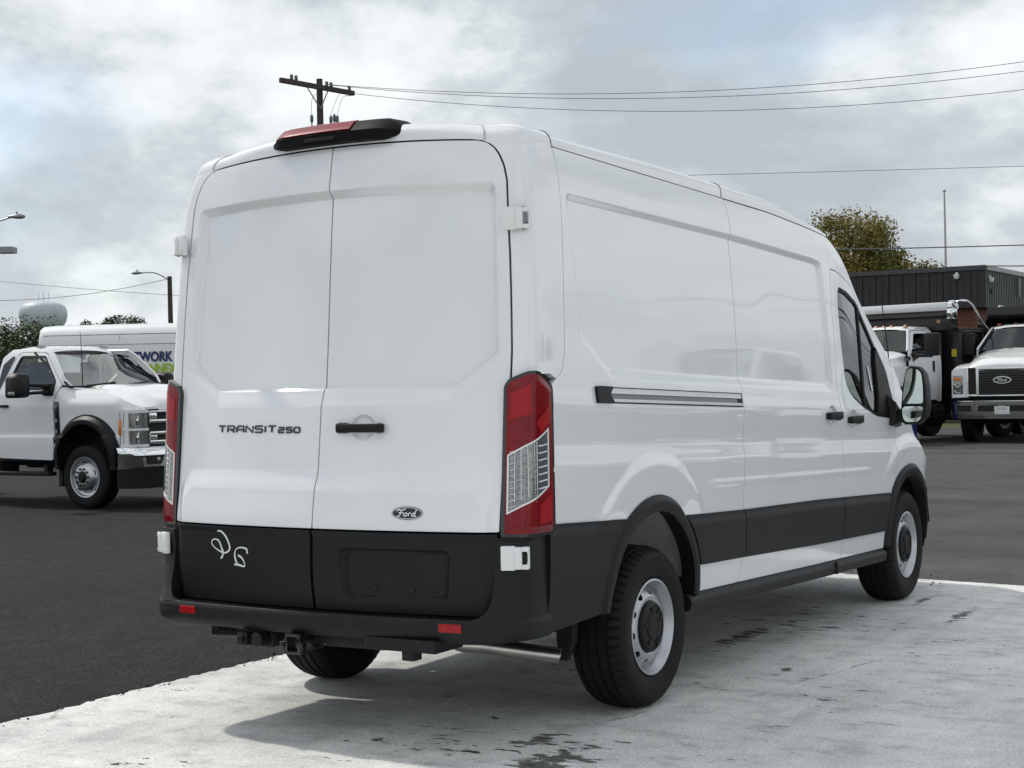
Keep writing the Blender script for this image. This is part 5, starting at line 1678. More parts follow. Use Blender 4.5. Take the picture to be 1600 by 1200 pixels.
# cab interior, chassis
mb = MB(); mb.box((-.55, 0, 1.38), (.45, 1.66, .20), ch=.05); mb.build('dashboard', M['fabric'], ltk, smooth=40)
mb = MB(); mb.box((-1.40, 0, 1.42), (.14, 1.30, .66), ch=.05); mb.box((-1.34, .45, 1.80), (.10, .28, .18), ch=.03); mb.box((-1.34, -.45, 1.80), (.10, .28, .18), ch=.03); mb.build('bench_seat', M['fabric_lt'], ltk, smooth=40)
mb = MB()
R0 = Matrix.Translation((-.80, .44, 1.52)) @ Matrix.Rotation(math.radians(-62), 4, 'Y')
mb.tube([R0 @ Vector((.19*math.cos(a), .19*math.sin(a), 0)) for a in np.linspace(0, 2*math.pi, 25)], .014, 8, cap=False); mb.box((0, 0, -.02), (.09, .34, .03), Mx=R0)
mb.build('steering_wheel', M['fabric_lt'], ltk, smooth=50)
mb = MB()
mb.box((-.2, 0, .95), (1.5, 1.10, .55)); mb.box((-1.15, 0, .75), (1.0, 1.80, .30)); mb.box((-3.2, 0, .62), (4.6, .86, .22)); mb.tube([(0, -.8, .40), (0, .8, .40)], .07, 10); mb.tube([(-4.3, -.9, .40), (-4.3, .9, .40)], .08, 10)
for sg in (-1, 1): mb.box((-.48, sg*.72, .55), (.06, .40, .55)); mb.box((-2.2, sg*.62, .62), (.9, .34, .40), ch=.04)
mb.build('chassis', M['dark'], ltk, smooth=40)
mb = MB(); mb.box((-1.66, 0, 1.05), (.05, 1.80, .80)); mb.build('cab_back', M['paint2'], ltk)

# ------------------------------------------------------------------ lettered white van behind it
vh = math.radians(-64)
vf, vl = Vector((math.cos(vh), math.sin(vh), 0)), Vector((-math.sin(vh), math.cos(vh), 0))
v0 = Vector((16.53, 19.84, -.012))+vl*1.0
lvan = thing('lettered_van', 'white high-roof panel van with navy and lime lettering behind the chassis-cab truck', 'van', v0, vh)
def van_ring(x, g, z0=.45):
    pts = [(.96, z0), (.99, 1.0), (.985, 1.45), (.96, 1.9), (.915, 2.40), (.885, 2.56), (.80, 2.72), (.60, 2.785), (.0, 2.83)]
    r = [(x, -a*g, z0+(b-z0)*(.97+.03*g)) for a, b in pts]
    return r+[(p[0], -p[1], p[2]) for p in r[-2::-1]]
mb = MB()
mb.rings([van_ring(x, g) for x, g in ((0.0, .90), (.03, .955), (.10, .99), (.2, 1.0), (2.0, 1.0), (4.2, .985), (4.5, .97))])
mb.build('body', M['paint2'], lvan, smooth=50)
mb = MB()
mb.rings([[(4.5, -.90, .45), (4.5, -.92, 1.3), (4.5, -.62, 2.5), (4.5, .62, 2.5), (4.5, .92, 1.3), (4.5, .90, .45)], [(5.1, -.86, .45), (5.1, -.88, 1.25), (5.1, -.70, 1.75), (5.1, .70, 1.75), (5.1, .88, 1.25), (5.1, .86, .45)],
          [(5.85, -.78, .45), (5.85, -.78, 1.0), (5.85, -.72, 1.15), (5.85, .72, 1.15), (5.85, .78, 1.0), (5.85, .78, .45)]])
mb.build('cab', M['paint2'], lvan, smooth=35)
for zz, yy in ((2.60, .872), (2.40, .917)):
    mb = MB(); mb.tube([(x, -yy+.002, zz) for x in (.12, 2.0, 4.2)], .009, 5); mb.build('body_crease', M['liner'], lvan)
mb = MB(); mb.tube([(1.66, -.80, 2.695), (1.66, -.888, 2.56), (1.655, -.962, 1.9), (1.65, -.992, 1.4), (1.65, -.995, .8)], .007, 5); mb.build('door_seam', M['liner'], lvan)
for sg in (-1, 1):
    for xx in (1.2, 4.9): truck_wheel(lvan, (xx, sg*.955, .36), .36, .24, sg, .21, M['steel'], holes=5, dome=.0, lugs=5)
def text_mesh(txt, size, name, m, parent, loc, rot, ext=.004, bold=.012, width=None, shear=0):
    cu = bpy.data.curves.new(name, 'FONT'); cu.body = txt; cu.size = size; cu.extrude = ext; cu.offset = bold; cu.shear = shear
    tmp = bpy.data.objects.new(name+'_tmp', cu); COL.objects.link(tmp)
    dg = bpy.context.evaluated_depsgraph_get()
    me = bpy.data.meshes.new_from_object(tmp.evaluated_get(dg))
    bpy.data.objects.remove(tmp, do_unlink=True); bpy.data.curves.remove(cu)
    me.materials.clear()
    xs = [v.co.x for v in me.vertices]; ysz = [v.co.y for v in me.vertices]
    x0, x1 = min(xs), max(xs); y0 = min(ysz)
    sx = (width/(x1-x0)) if width else 1.0
    for v in me.vertices: v.co.x = (v.co.x-x0)*sx; v.co.y -= y0
    o = put(name, me, m, parent)
    o.location = loc; o.rotation_euler = rot
    return o
def side_text(txt, s0, s1, z, h, m):
    return text_mesh(txt, h*1.42, 'lettering', m, lvan, (s0, -1.0+(z-1.45)*.053*1.0+.004, z), (math.radians(90)-.053, 0, 0), bold=h*.05, width=s1-s0)
side_text('NETWORK', 1.70, 2.735, 2.045, .185, M['navy'])
side_text('CONNEX', 1.98, 2.80, 1.815, .18, M['lime'])

# ------------------------------------------------------------------ medium-duty dump trucks on the right
def dump_truck(label, loc, rz, tarp):
    t = thing('dump_truck', label, 'truck', loc, rz, 'white-cabbed dump trucks parked on the right')
    for sg in (-1, 1):
        o_ = 1 if sg < 0 else -1
        def S_k(off=0.0, top=False):
            def S(x, z):
                w = lin(z, [.5, .9, 1.3, 1.7, 1.98, 2.05, 2.5, 2.6], [.93, .95, .97, .965, .945, .93, .70, .62])
                return np.stack([x, sg*(w+off), z], -1)
            return S
        DOOR = poly_sdf([(-1.78, .92), (-.78, .92), (-.72, 1.3), (-.70, 1.98), (-1.12, 2.44), (-1.70, 2.46), (-1.78, 2.3)])
        DW = poly_sdf(roundpoly([(-1.68, 1.86), (-1.66, 2.40), (-1.18, 2.39), (-.80, 1.98), (-.82, 1.74), (-1.1, 1.86)], .04))
        CABS = poly_sdf([(-1.95, .88), (-1.79, .88), (-1.79, 2.31), (-1.71, 2.475), (-1.11, 2.455), (-.69, 1.99), (-.62, 1.99), (-1.05, 2.50), (-1.85, 2.54), (-1.95, 2.4)])
        d = panel('door', S_k(), (-1.8, -.68, .88, 2.5), .05, lambda x, z: np.minimum(DOOR(x, z), -DW(x, z)), M['silver'], t, out=o_, skirt=.03)
        panel('window_glass', S_k(-.012), (-1.72, -.76, 1.7, 2.45), .08, lambda x, z: DW(x, z)+.012, M['glass2'], d, out=o_, skirt=0)
        mb = MB(); mb.box((-1.62, sg*.985, 1.66), (.06, .02, .24), ch=.008); mb.build('door_handle', M['seal'], d, smooth=40)
        panel('cab_side', S_k(), (-1.97, -.60, .85, 2.56), .05, CABS, M['paint2'], t, out=o_, skirt=.03)
        # fender with headlight pod
        def fr(x, z0, z1, a, b): return [(x, sg*a, z0), (x, sg*b, z0), (x, sg*b, z1-.06), (x, sg*(b-.05), z1), (x, sg*a, z1+.04)]
        mb = MB(); mb.rings([fr(.88, .98, 1.56, .74, 1.06), fr(.84, .96, 1.585, .72, 1.09), fr(.55, 1.02, 1.64, .72, 1.10)]); mb.rings([fr(.55, 1.10, 1.64, .72, 1.10), fr(.35, 1.22, 1.67, .72, 1.09), fr(.0, 1.26, 1.70, .74, 1.08), fr(-.35, 1.22, 1.70, .78, 1.05), fr(-.58, 1.06, 1.68, .82, 1.0), fr(-.68, .92, 1.66, .84, .98)])
        mb.build('front_fender', M['paint2'], t, smooth=40)
        mb = MB(); mb.box((.868, sg*.945, 1.245), (.06, .215, .40), ch=.02); hl_ = mb.build('headlight', M['clear'], t, smooth=40)
        mb = MB(); mb.box((.895, sg*.945, 1.37), (.02, .17, .07), ch=.006); mb.build('indicator', M['amber'], hl_, smooth=40)
        for zc in (1.27, 1.13):
            mb = MB(); mb.lathe([(0, .02), (.05, .012), (.068, -.006), (.072, .01)], 18, Matrix.Translation((.90, sg*.945, zc)) @ Matrix.Rotation(math.radians(90), 4, 'Z')); mb.build('lamp_bowl', M['chrome'], hl_, smooth=40)
        mb = MB(); mb.box((-.62, sg*.962, 1.83), (.22, .02, .09), ch=.02); mb.build('fender_badge', M['gloss_black'], t, smooth=40)
        # mirrors
        mb = MB(); mb.box((-.80, sg*(1.48 if tarp else 1.22), 2.13), (.16, .36 if tarp else .42, .50), ch=.05); mr_ = mb.build('mirror', M['plastic'], t, smooth=40)
        mb = MB(); mb.tube([(-.80, sg*.90, 1.92), (-.80, sg*1.10, 1.90), (-.80, sg*(1.42 if tarp else 1.2), 1.92)], .03, 8); mb.build('mirror_arm', M['plastic'], mr_, smooth=40)
        truck_wheel(t, (0, sg*1.02, .49), .50, .28, sg, .30, M['steel'], holes=8, dome=.05)
        truck_wheel(t, (-4.4, sg*1.10, .49), .50, .28, sg, .30, M['steel'], holes=8, dome=-.08)
        mb = MB()
        if sg > 0: mb.tube([(-1.05, sg*.82, .60), (-1.95, sg*.82, .60)], .27, 20)
        else: mb.box((-1.5, sg*.82, .62), (.95, .42, .44), ch=.05)
        for xx in (-1.2, -1.5, -1.8): mb.tube([(xx-.012, sg*.82, .60), (xx+.012, sg*.82, .60)], .285, 20)
        mb.build('fuel_tank', M['body_black'], t, smooth=40)
    # bonnet
    mb = MB(); rings = []
    for x, z0, hw, dr in ((.90, 1.50, .70, .0), (.905, 1.60, .72, .02), (.86, 1.645, .74, .03), (.4, 1.76, .79, .05), (-.2, 1.88, .84, .06), (-.70, 1.965, .87, .05)):
        ring = [(x, -hw*1.01, z0-.34 if x < .9 else z0-.3)]
        for q in np.linspace(-1, 1, 13):
            ring.append((x+.03*(1-q*q), q*hw, z0+.05*(1-abs(q)**4)-.05*abs(q)**6+dr*.3*(1 if abs(q) < .5 else 0)))
        ring.append((x, hw*1.01, z0-.34 if x < .9 else z0-.3))
        rings.append(ring)
    mb.rings(rings, cap=False, closed=False); mb.build('bonnet', M['paint2'], t, smooth=50)
    mb = MB(); rings = []
    for k in np.linspace(0, 1, 5):
        x = -.71-.40*k; z = 1.975+.49*k; hw = .885-.17*k
        rings.append([(x+.10*(1-q*q), q*hw, z+.02*(1-q*q)) for q in np.linspace(-1, 1, 11)])
    mb.rings(rings, cap=False, closed=False); mb.build('windscreen', M['glass2'], t, smooth=60)
    mb = MB(); mb.tube([(-.71+.10*(1-q*q), q*.87, 1.978) for q in np.linspace(-1, 1, 11)], .016, 6)
    for y0 in (-.5, .1): mb.tube([(-.62, y0-.15, 1.995), (-.66, y0+.35, 2.04)], .010, 5)
    for sg in (-1, 1): mb.tube([(-.70, sg*.888, 1.98), (-1.12, sg*.715, 2.46)], .012, 6)
    mb.build('windscreen_seal', M['seal'], t, smooth=60)
    mb = MB(); rings = []
    for x, z0, hw in ((-1.08, 2.46, .62), (-1.14, 2.50, .66), (-1.3, 2.535, .69), (-1.8, 2.54, .69), (-1.95, 2.50, .66)):
        rings.append([(x+.09*(1-q*q)*(1 if x > -1.2 else 0), q*(hw+.03), z0+.035*(1-abs(q)**3)-.03*abs(q)**6) for q in np.linspace(-1, 1, 13)])
    mb.rings(rings, cap=False, closed=False); mb.build('cab_roof', M['paint2'], t, smooth=60)
    for yl in (-.56, -.20, 0, .20, .56):
        mb = MB(); mb.rings([[(-1.24, yl-.05, 2.545), (-1.12, yl-.04, 2.53), (-1.12, yl+.04, 2.53), (-1.24, yl+.05, 2.545)], [(-1.22, yl-.03, 2.595), (-1.16, yl-.03, 2.585), (-1.16, yl+.03, 2.585), (-1.22, yl+.03, 2.595)]]); mb.build('clearance_lamp', M['amber_dim'], t, smooth=30)
    # grille
    mb = MB(); mb.box((.885, 0, 1.29), (.06, 1.44, .62)); gr = mb.build('grille', M['seal'], t)
    for k in range(9):
        mb = MB(); mb.box((.917, 0, 1.05+.057*k), (.012, .98, .022)); mb.build('grille_slat', M['gloss_black'], gr)
    for sg in (-1, 1):
        mb = MB(); mb.rings([[(.91, sg*.49, 1.0), (.945, sg*.49, 1.0), (.945, sg*.545, 1.0), (.91, sg*.545, 1.0)], [(.91, sg*.49, 1.58), (.945, sg*.49, 1.58), (.945, sg*.545, 1.58), (.91, sg*.545, 1.58)]])
        mb.box((.925, sg*.63, 1.01), (.05, .20, .05), ch=.012); mb.box((.92, sg*.72, 1.29), (.04, .02, .60)); mb.build('grille_frame', M['chrome'], gr, smooth=30)
    mb = MB(); mb.box((.93, 0, 1.575), (.04, 1.0, .035), ch=.008); mb.box((.93, 0, 1.005), (.04, 1.0, .035), ch=.008); mb.build('grille_frame', M['chrome'], gr, smooth=40)
    Mo = Matrix.Translation((.935, 0, 1.335)) @ Matrix.Rotation(math.radians(90), 4, 'Z')
    mb = MB(); mb.rings([[Mo @ Vector((a, -.01, b)) for a, b in oval(.19, .078)], [Mo @ Vector((a, .02, b)) for a, b in oval(.19, .078)]]); bd = mb.build('oval_badge', M['chrome'], gr, smooth=30)
    mb = MB(); mb.rings([[Mo @ Vector((a, -.016, b)) for a, b in oval(.168, .060)], [Mo @ Vector((a, .0, b)) for a, b in oval(.168, .060)]]); mb.build('badge_face', M['gloss_black'], bd, smooth=30)
    def bpt(a, b, tt):
        return Mo @ Vector((-a, -.018-tt, b)) 
    ribbon([smooth_path([(u*2.6, v*2.4) for u, v in s_], 3) for s_ in script], .012, lambda a, b, tt: tuple(Mo @ Vector((a*-1*-1, -.018-tt, b))), .003).build('badge_script', M['chrome'], bd)
    # bumper
    mb = MB(); bx_ = [(.70, -1.12), (.86, -1.10), (.96, -.98), (1.0, -.6), (1.0, 0), (1.0, .6), (.96, .98), (.86, 1.10), (.70, 1.12)]
    mb.rings([[(x-.03, y*.99, .52) for x, y in bx_], [(x, y, .60) for x, y in bx_], [(x-.005, y, .80) for x, y in bx_], [(x+.008, y, .84) for x, y in bx_], [(x+.006, y, .90) for x, y in bx_], [(x-.08, y*.97, .915) for x, y in bx_]], cap=False, closed=False)
    bm_ = mb.build('bumper', M['chrome'], t, smooth=40)
    for yc, w_ in ((-.80, .34), (-.28, .46), (.28, .46), (.80, .34)):
        mb = MB(); mb.rings([[(1.006, yc-w_/2, .66), (1.006, yc+w_/2, .66), (1.006, yc+w_/2, .80), (1.006, yc-w_/2, .80)], [(.95 if abs(yc) < .5 else .93, yc-w_/2, .66), (.95 if abs(yc) < .5 else .93, yc+w_/2, .66), (.95, yc+w_/2, .80), (.95, yc-w_/2, .80)]]); mb.build('bumper_opening', M['seal'], bm_)
        mb = MB(); mb.tube([(1.012, yc-w_/2, .80), (1.012, yc-w_/2+.01, .665), (1.012, yc+w_/2-.01, .665), (1.012, yc+w_/2, .80)], .012, 6); mb.build('opening_trim', M['chrome'], bm_, smooth=50)
    mb = MB(); mb.box((1.018, 0, .70), (.012, .31, .165), ch=.004); pl = mb.build('front_plate', M['paper'], bm_, smooth=40)
    mb = MB(); mb.box((1.0255, 0, .735), (.002, .20, .055)); mb.build('plate_print', M['liner'], pl)
    # inside and frame
    mb = MB(); mb.box((-.80, 0, 1.78), (.30, 1.66, .22), ch=.05); mb.build('dashboard', M['fabric'], t, smooth=40)
    for yc in (-.45, .45):
        mb = MB(); mb.box((-1.62, yc, 1.75), (.16, .46, .75), ch=.05); mb.box((-1.60, yc, 2.20), (.10, .26, .18), ch=.03); mb.build('seat', M['fabric'], t, smooth=40)
    mb = MB(); mb.box((0, 0, 1.1), (1.6, 1.3, .85)); mb.box((-1.4, 0, 1.05), (1.1, 1.86, .36)); mb.box((-3.2, 0, .82), (5.2, .90, .30)); mb.tube([(0, -.9, .48), (0, .9, .48)], .09, 10); mb.tube([(-4.4, -1.0, .48), (-4.4, 1.0, .48)], .11, 10)
    mb.box((-1.93, 0, 1.7), (.04, 1.8, 1.4)); mb.build('chassis', M['dark'], t, smooth=40)
    # dump body
    mb = MB(); mb.box((-4.1, 0, 1.28), (3.7, 2.36, .16))
    hs = 2.58 if not tarp else 2.45
    for sg in (-1, 1): mb.box((-4.1, sg*1.19, (1.3+hs)/2), (3.7, .07, hs-1.3))
    mb.box((-2.28, 0, (1.2+hs)/2), (.08, 2.44, hs-1.2)); mb.box((-2.6, 0, .95), (.5, 2.3, .75)); mb.box((-5.93, 0, 1.85), (.08, 2.40, 1.2)); body = mb.build('dump_body', M['body_black'], t)
    for sg in (-1, 1):
        for xx in (-2.30, -3.2, -4.1, -5.0, -5.9):
            mb = MB(); mb.box((xx, sg*1.25, (1.3+hs)/2), (.12, .09, hs-1.3), ch=.01); mb.build('body_rib', M['body_black'], body, smooth=30)
        mb = MB(); mb.box((-4.1, sg*1.25, hs), (3.76, .14, .10), ch=.015); mb.build('body_rail', M['body_black'], body, smooth=30)
    if tarp:
        mb = MB(); mb.box((-2.16, 0, 2.66), (.30, 2.36, .42), ch=.02); mb.box((-2.0, 0, 2.80), (.55, 2.36, .06)); mb.build('headboard', M['body_black'], body, smooth=30)
        mb = MB(); mb.box((-2.10, -.02, 2.985), (.32, 2.30, .19), ch=.03); mb.build('tarp_housing', M['paint2'], body, smooth=40)
        mb = MB(); mb.tube([(-2.10, 1.13, 2.98), (-2.10, 1.25, 2.98)], .14, 18); mb.box((-2.06, 1.19, 2.82), (.22, .14, .24), ch=.03); mb.build('tarp_housing_end', M['chrome'], body, smooth=40)
        mb = MB(); mb.tube(smooth_path([(-2.12, 1.26, 3.07), (-2.16, 1.42, 3.10), (-2.4, 1.47, 3.02), (-3.0, 1.42, 2.60), (-4.3, 1.35, 1.75)], 5), .028, 8); mb.build('tarp_arm', M['chrome'], body, smooth=50)
        mb = MB(); mb.box((-2.02, .88, 2.66), (.03, .09, .07)); mb.build('amber_lamp', M['amber'], body)
        mb = MB(); mb.box((-2.235, 1.12, 1.95), (.012, .12, .17)); mb.build('warning_sticker', M['yellow'], body)
    else:
        mb = MB(); mb.rings([[(-2.25, -1.18, 2.55), (-2.25, 1.18, 2.55), (-2.25, 1.18, 2.66), (-2.25, -1.18, 2.66)], [(-1.15, -.80, 2.78), (-1.15, .80, 2.78), (-1.15, .80, 2.95), (-1.15, -.80, 2.95)]]); mb.build('cab_shield', M['body_black'], body, smooth=30)
        mb = MB(); mb.lathe([(0, .05), (.05, .04), (.07, 0)], 14, Matrix.Translation((-1.3, -.55, 2.95)), axis='Z'); mb.build('work_lamp', M['galv'], body, smooth=40)
    return t
dump_truck('white dump truck at the right edge with chrome bumper and black grille', (29.52, 4.23, -.012), math.pi, False)
dump_truck('white dump truck with silver tarp roll over its black body, behind the van mirror', (28.34, 7.36, -.012), math.radians(164), True)

# blue barrel by the van's nose
brl = MB(); brl.lathe([(0, 0), (.22, 0), (.235, .02), (.235, .25), (.245, .26), (.235, .27), (.235, .52), (.245, .53), (.235, .54), (.235, .80), (.22, .82), (0, .82)], 28, axis='Z')
bt = thing('blue_barrel', 'blue plastic barrel with a white label just ahead of the cargo van', 'barrel', (28.30, 6.22, -.012))
brl.build('drum', M['blue'], bt, smooth=35)
mb = MB(); mb.box((-.238, 0, .62), (.008, .16, .14)); mb.build('label', M['paper'], bt)

# ------------------------------------------------------------------ building
BX, BY = 43.2, 8.5
bld = thing('commercial_building', 'low flat-roofed building with dark ribbed metal siding over red brick, behind the dump trucks', 'building', (BX, BY, 0))
zt_, zb_ = 4.62, 3.45
mb = MB(); mb.box((5.0, 7.0, 1.70), (9.98, 13.98, 3.38)); mb.build('brick_wall_core', M['mortar'], bld)
mb = MB(); mb.box((4.9, 6.9, 4.0), (10.2, 14.2, 1.1)); mb.build('parapet_core', M['siding'], bld)
pw = .42
wpan = MB(); wpan.rings([[(0, 0, 0), (0, pw-.012, 0), (.05, pw-.012, 0), (.05, 0, 0)], [(0, 0, zt_-zb_), (0, pw-.012, zt_-zb_), (.05, pw-.012, zt_-zb_), (.05, 0, zt_-zb_)]]); wpan.box((-.015, .03, (zt_-zb_)/2), (.035, .05, zt_-zb_)); wpan.box((-.008, .22, (zt_-zb_)/2), (.02, .03, zt_-zb_))
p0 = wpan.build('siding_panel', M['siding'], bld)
p0.location = (-.27, -.27, zb_)
for k in range(1, 34):
    c = p0.copy(); COL.objects.link(c); c.parent = bld; c.location = (-.27, -.27+pw*k, zb_)
spn = MB(); spn.rings([[(0, 0, 0), (pw-.012, 0, 0), (pw-.012, .05, 0), (0, .05, 0)], [(0, 0, zt_-zb_), (pw-.012, 0, zt_-zb_), (pw-.012, .05, zt_-zb_), (0, .05, zt_-zb_)]]); spn.box((.05, -.014, (zt_-zb_)/2), (.06, .034, zt_-zb_)); spn.box((.26, -.014, (zt_-zb_)/2), (.06, .034, zt_-zb_))
q0 = spn.build('siding_panel', M['siding_sheen'], bld)
q0.location = (-.25, -.27, zb_)
for k in range(1, 24):
    c = q0.copy(); COL.objects.link(c); c.parent = bld; c.location = (-.25+pw*k, -.27, zb_)
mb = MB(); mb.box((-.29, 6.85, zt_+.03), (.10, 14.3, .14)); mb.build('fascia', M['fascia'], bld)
mb = MB(); mb.box((4.75, -.29, zt_+.03), (10.0, .10, .14)); mb.build('fascia', M['fascia_sheen'], bld)
mb = MB(); mb.box((4.9, 6.9, zt_+.02), (10.1, 14.1, .06)); mb.build('roof', M['roofing'], bld)
bk = MB(); bk.box((0, 0, 0), (.03, .205, .062), ch=.003)
b0_ = bk.build('brick', M['brick'], bld)
bs_ = MB(); bs_.box((0, 0, 0), (.205, .03, .062), ch=.003); b1_ = bs_.build('brick', M['brick'], bld)
first = [True, True]
rb = random.Random(7)
for r in range(15):
    z = 3.40-.073*r
    for k in range(10):
        c = b0_ if first[0] else b0_.copy()
        if not first[0]: COL.objects.link(c); c.parent = bld
        first[0] = False
        c.location = (-.005+rb.uniform(-.003, .003), .105+.216*k+(.108 if r % 2 else 0), z)
    for k in range(9):
        c = b1_ if first[1] else b1_.copy()
        if not first[1]: COL.objects.link(c); c.parent = bld
        first[1] = False
        c.location = (.105+.216*k+(.108 if r % 2 else 0), -.005+rb.uniform(-.003, .003), z)
# the rest of the brickwork, past the limit of single pieces
mb = MB()
for r in range(31):
    z = 3.40-.073*(r+15)
    for k in range(60): mb.box((.0, .105+.216*k, z), (.03, .205, .062))
for r in range(15):
    for k in range(10, 60): mb.box((.0, .105+.216*k+(.108 if r % 2 else 0), 3.40-.073*r), (.03, .205, .062))
tag(mb.build('brickwork', M['brick'], bld), kind='stuff')
for (lx, ly, lz) in ((-.36, .55, 4.42), (.12, -.36, 4.30)):
    mb = MB(); mb.lathe([(0, -.10), (.06, -.08), (.085, -.02), (.085, .05), (0, .07)], 14, Matrix.Translation((lx, ly, lz)), axis='Z'); mb.box((lx+(.05 if ly > 0 else 0), ly+(0 if ly > 0 else .05), lz+.08), (.06, .06, .08)); mb.build('security_camera', M['white_plastic'], bld, smooth=40)
mb = MB(); mb.box((.32, -.31, 3.95), (.10, .06, .16)); mb.build('vent', M['seal'], bld)
mb = MB(); mb.tube([(3.6, -.36, 3.9), (3.6, -.36, 4.5)], .05, 8); mb.build('downpipe', M['galv'], bld, smooth=50)

# ------------------------------------------------------------------ trees
def tree(name, label, cat, loc, h, crad, ch, n_cl, per, leaf, m, seed, group=None, gap=.35, trunk_h=None):
    rg = random.Random(seed)
    t = thing(name, label, cat, loc, 0, group)
    mb = MB()
    th = trunk_h if trunk_h else h*.35
    mb.tube([(0, 0, -.05), (.03, .02, th*.5), (0, 0, th), (.1, 0, h*.7)], [crad*.10, crad*.08, crad*.065, crad*.03], 8)
    cents = []
    for k in range(n_cl):
        for _ in range(40):
            p = Vector((rg.uniform(-1, 1), rg.uniform(-1, 1), rg.uniform(-1, 1)))
            if .25 < p.length < 1: break
        if p.length < .75 and rg.random() < .6: p = p.normalized()*rg.uniform(.7, 1.0)
        q = Vector((p.x*crad*(1.0-.15*max(0, p.z)), p.y*crad, h-ch/2+p.z*ch/2))
        cents.append(q)
    for q in cents[::2]:
        b = Vector((0, 0, th+(q.z-th)*.35)); md = b.lerp(q, .55)+Vector((rg.uniform(-.1, .1), rg.uniform(-.1, .1), -.1))*crad*.4
        mb.tube([b, md, q], [crad*.035, crad*.02, crad*.006], 5)
    mb.build('trunk', M['bark'], t, smooth=60)
    lv = []; lf = []
    for q in cents:
        r = crad*rg.uniform(.16, .34)
        for k in range(per):
            d = Vector((rg.gauss(0, 1), rg.gauss(0, 1), rg.gauss(0, .75)))
            d = d.normalized()*r*rg.random()**.45
            c = q+d
            u = Vector((rg.gauss(0, 1), rg.gauss(0, 1), rg.gauss(0, .6))).normalized()
            v = u.cross(Vector((rg.gauss(0, 1), rg.gauss(0, 1), rg.gauss(0, 1)))).normalized()
            s = leaf*rg.uniform(.6, 1.35)
            i = len(lv)
            lv += [c-u*s, c+v*s*.5, c+u*s, c-v*s*.5]; lf.append((i, i+1, i+2, i+3))
    me = bpy.data.meshes.new('crown'); me.from_pydata(lv, [], lf)
    tag(put('crown', me, m, t), kind='stuff')
    return t
tree('autumn_tree', 'tree with thinning green and rust leaves rising behind the dark building', 'tree', (71.9, 22.3, 0), 9.7, 2.9, 5.8, 210, 150, .085, M['leaf_warm'], 3)
tree('autumn_tree', 'small tree whose leafy top just clears the building roof beside the flagpole', 'tree', (74.6, 19.0, 0), 7.1, 1.8, 3.4, 50, 120, .085, M['leaf_warm'], 11)
tree('leafy_tree', 'dense dark green tree at the left edge in front of the water tower', 'tree', (38.2, 44.8, 0), 4.1, 2.6, 3.4, 130, 230, .065, M['leaf_dark'], 5)
lab_far = ['broad dark tree nearest the water tower in the far treeline', 'rounded tree in the middle of the far treeline, above the van roof', 'tallest tree of the far treeline, left of the leaning street lamp', 'low tree at the right end of the far treeline']
for k, (px_, h_, r_) in enumerate(((115, 9.3, 2.4), (140, 10.1, 2.8), (183, 10.9, 3.6), (207, 10.0, 1.6))):
    a = (px_-160)/2475.0
    tree('distant_tree', lab_far[k], 'tree', (139.5+a*150*.70, 143.2-a*150*.72*1.9, 0), h_, r_, 4.6, 70, 110, .16, M['leaf_far'], 20+k, 'far treeline behind the vans')

# ------------------------------------------------------------------ water tower
wt = thing('water_tower', 'pale blue water tower tank rising behind the trees at far left', 'water tower', (241.3, 265.0, 0))
mb = MB()
prof = [(0.0, 21.7), (2.3, 21.6), (3.95, 21.1), (4.8, 20.4), (5.15, 19.5), (5.2, 18.4), (4.95, 17.2), (4.2, 15.9), (2.6, 14.6), (1.2, 13.4), (1.0, 5), (1.3, 0)]
mb.lathe(prof, 56, axis='Z'); mb.build('tank', M['tower'], wt, smooth=60)
for dx in (-.9, .2, 1.3):
    mb = MB(); mb.tube([(dx*.72, -dx*.69, 21.5), (dx*.72, -dx*.69, 23.6)], .05, 5); mb.build('mast', M['galv'], wt)

# ------------------------------------------------------------------ lamps, poles, wires
def street_lamp(label, base, top, arm_end, m_pole, r=.11):
    t = thing('street_lamp', label, 'street lamp', (base[0], base[1], 0), 0, 'cobra-head street lamps')
    B = Vector((base[0], base[1], 0)); T = Vector(top)-B; E = Vector(arm_end)-B
    mb = MB(); mb.tube([(0, 0, -.02), T], [r*1.2, r*.85], 10); mb.build('pole', m_pole, t, smooth=60)
    d = E-T; hd = Vector((d.x, d.y, 0)).normalized()
    mid = T.lerp(E, .5)+Vector((0, 0, .12*d.length*.5))
    mb = MB(); mb.tube(smooth_path([T-Vector((0, 0, .15)), mid, E], 6), [.024]*13, 6); mb.build('arm', M['galv'], t, smooth=60)
    mb = MB()
    u = hd; w = Vector((-u.y, u.x, 0))
    rings = []
    for s, hw, hh in ((-.10, .03, .03), (0, .06, .045), (.12, .11, .07), (.24, .10, .07), (.33, .04, .03)):
        c = E+u*s
        rings.append([c+w*hw*math.cos(a)+Vector((0, 0, hh*math.sin(a)*(1 if math.sin(a) > 0 else .8))) for a in np.linspace(0, 2*math.pi, 13)[:-1]])
    mb.rings(rings); hd_ = mb.build('lamp_head', M['galv'], t, smooth=60)
    mb = MB(); c = E+u*.12; mb.tube([c+Vector((0, 0, .05)), c+Vector((0, 0, .13))], .025, 8); mb.build('photocell', M['galv'], hd_, smooth=50)
    return t
street_lamp('street lamp on a dark wooden pole, its arm reaching left above the lettered van', (39.56, 37.88), (39.55, 37.89, 5.78), (38.99, 38.85, 5.93), M['wood'], .10)
lmp = street_lamp('street lamp whose curved arm enters at the left edge with a floodlight box below', (21.6, 28.9), (21.6, 28.9, 5.0), (22.60, 27.27, 5.93), M['galv'], .09)
mb = MB(); mb.box((.93, -1.50, 5.09), (.40, .40, .15), rz=math.radians(-58)); mb.tube([(0, 0, 4.9), (.85, -1.36, 5.08)], .03, 6); mb.build('floodlight_box', M['galv'], lmp)

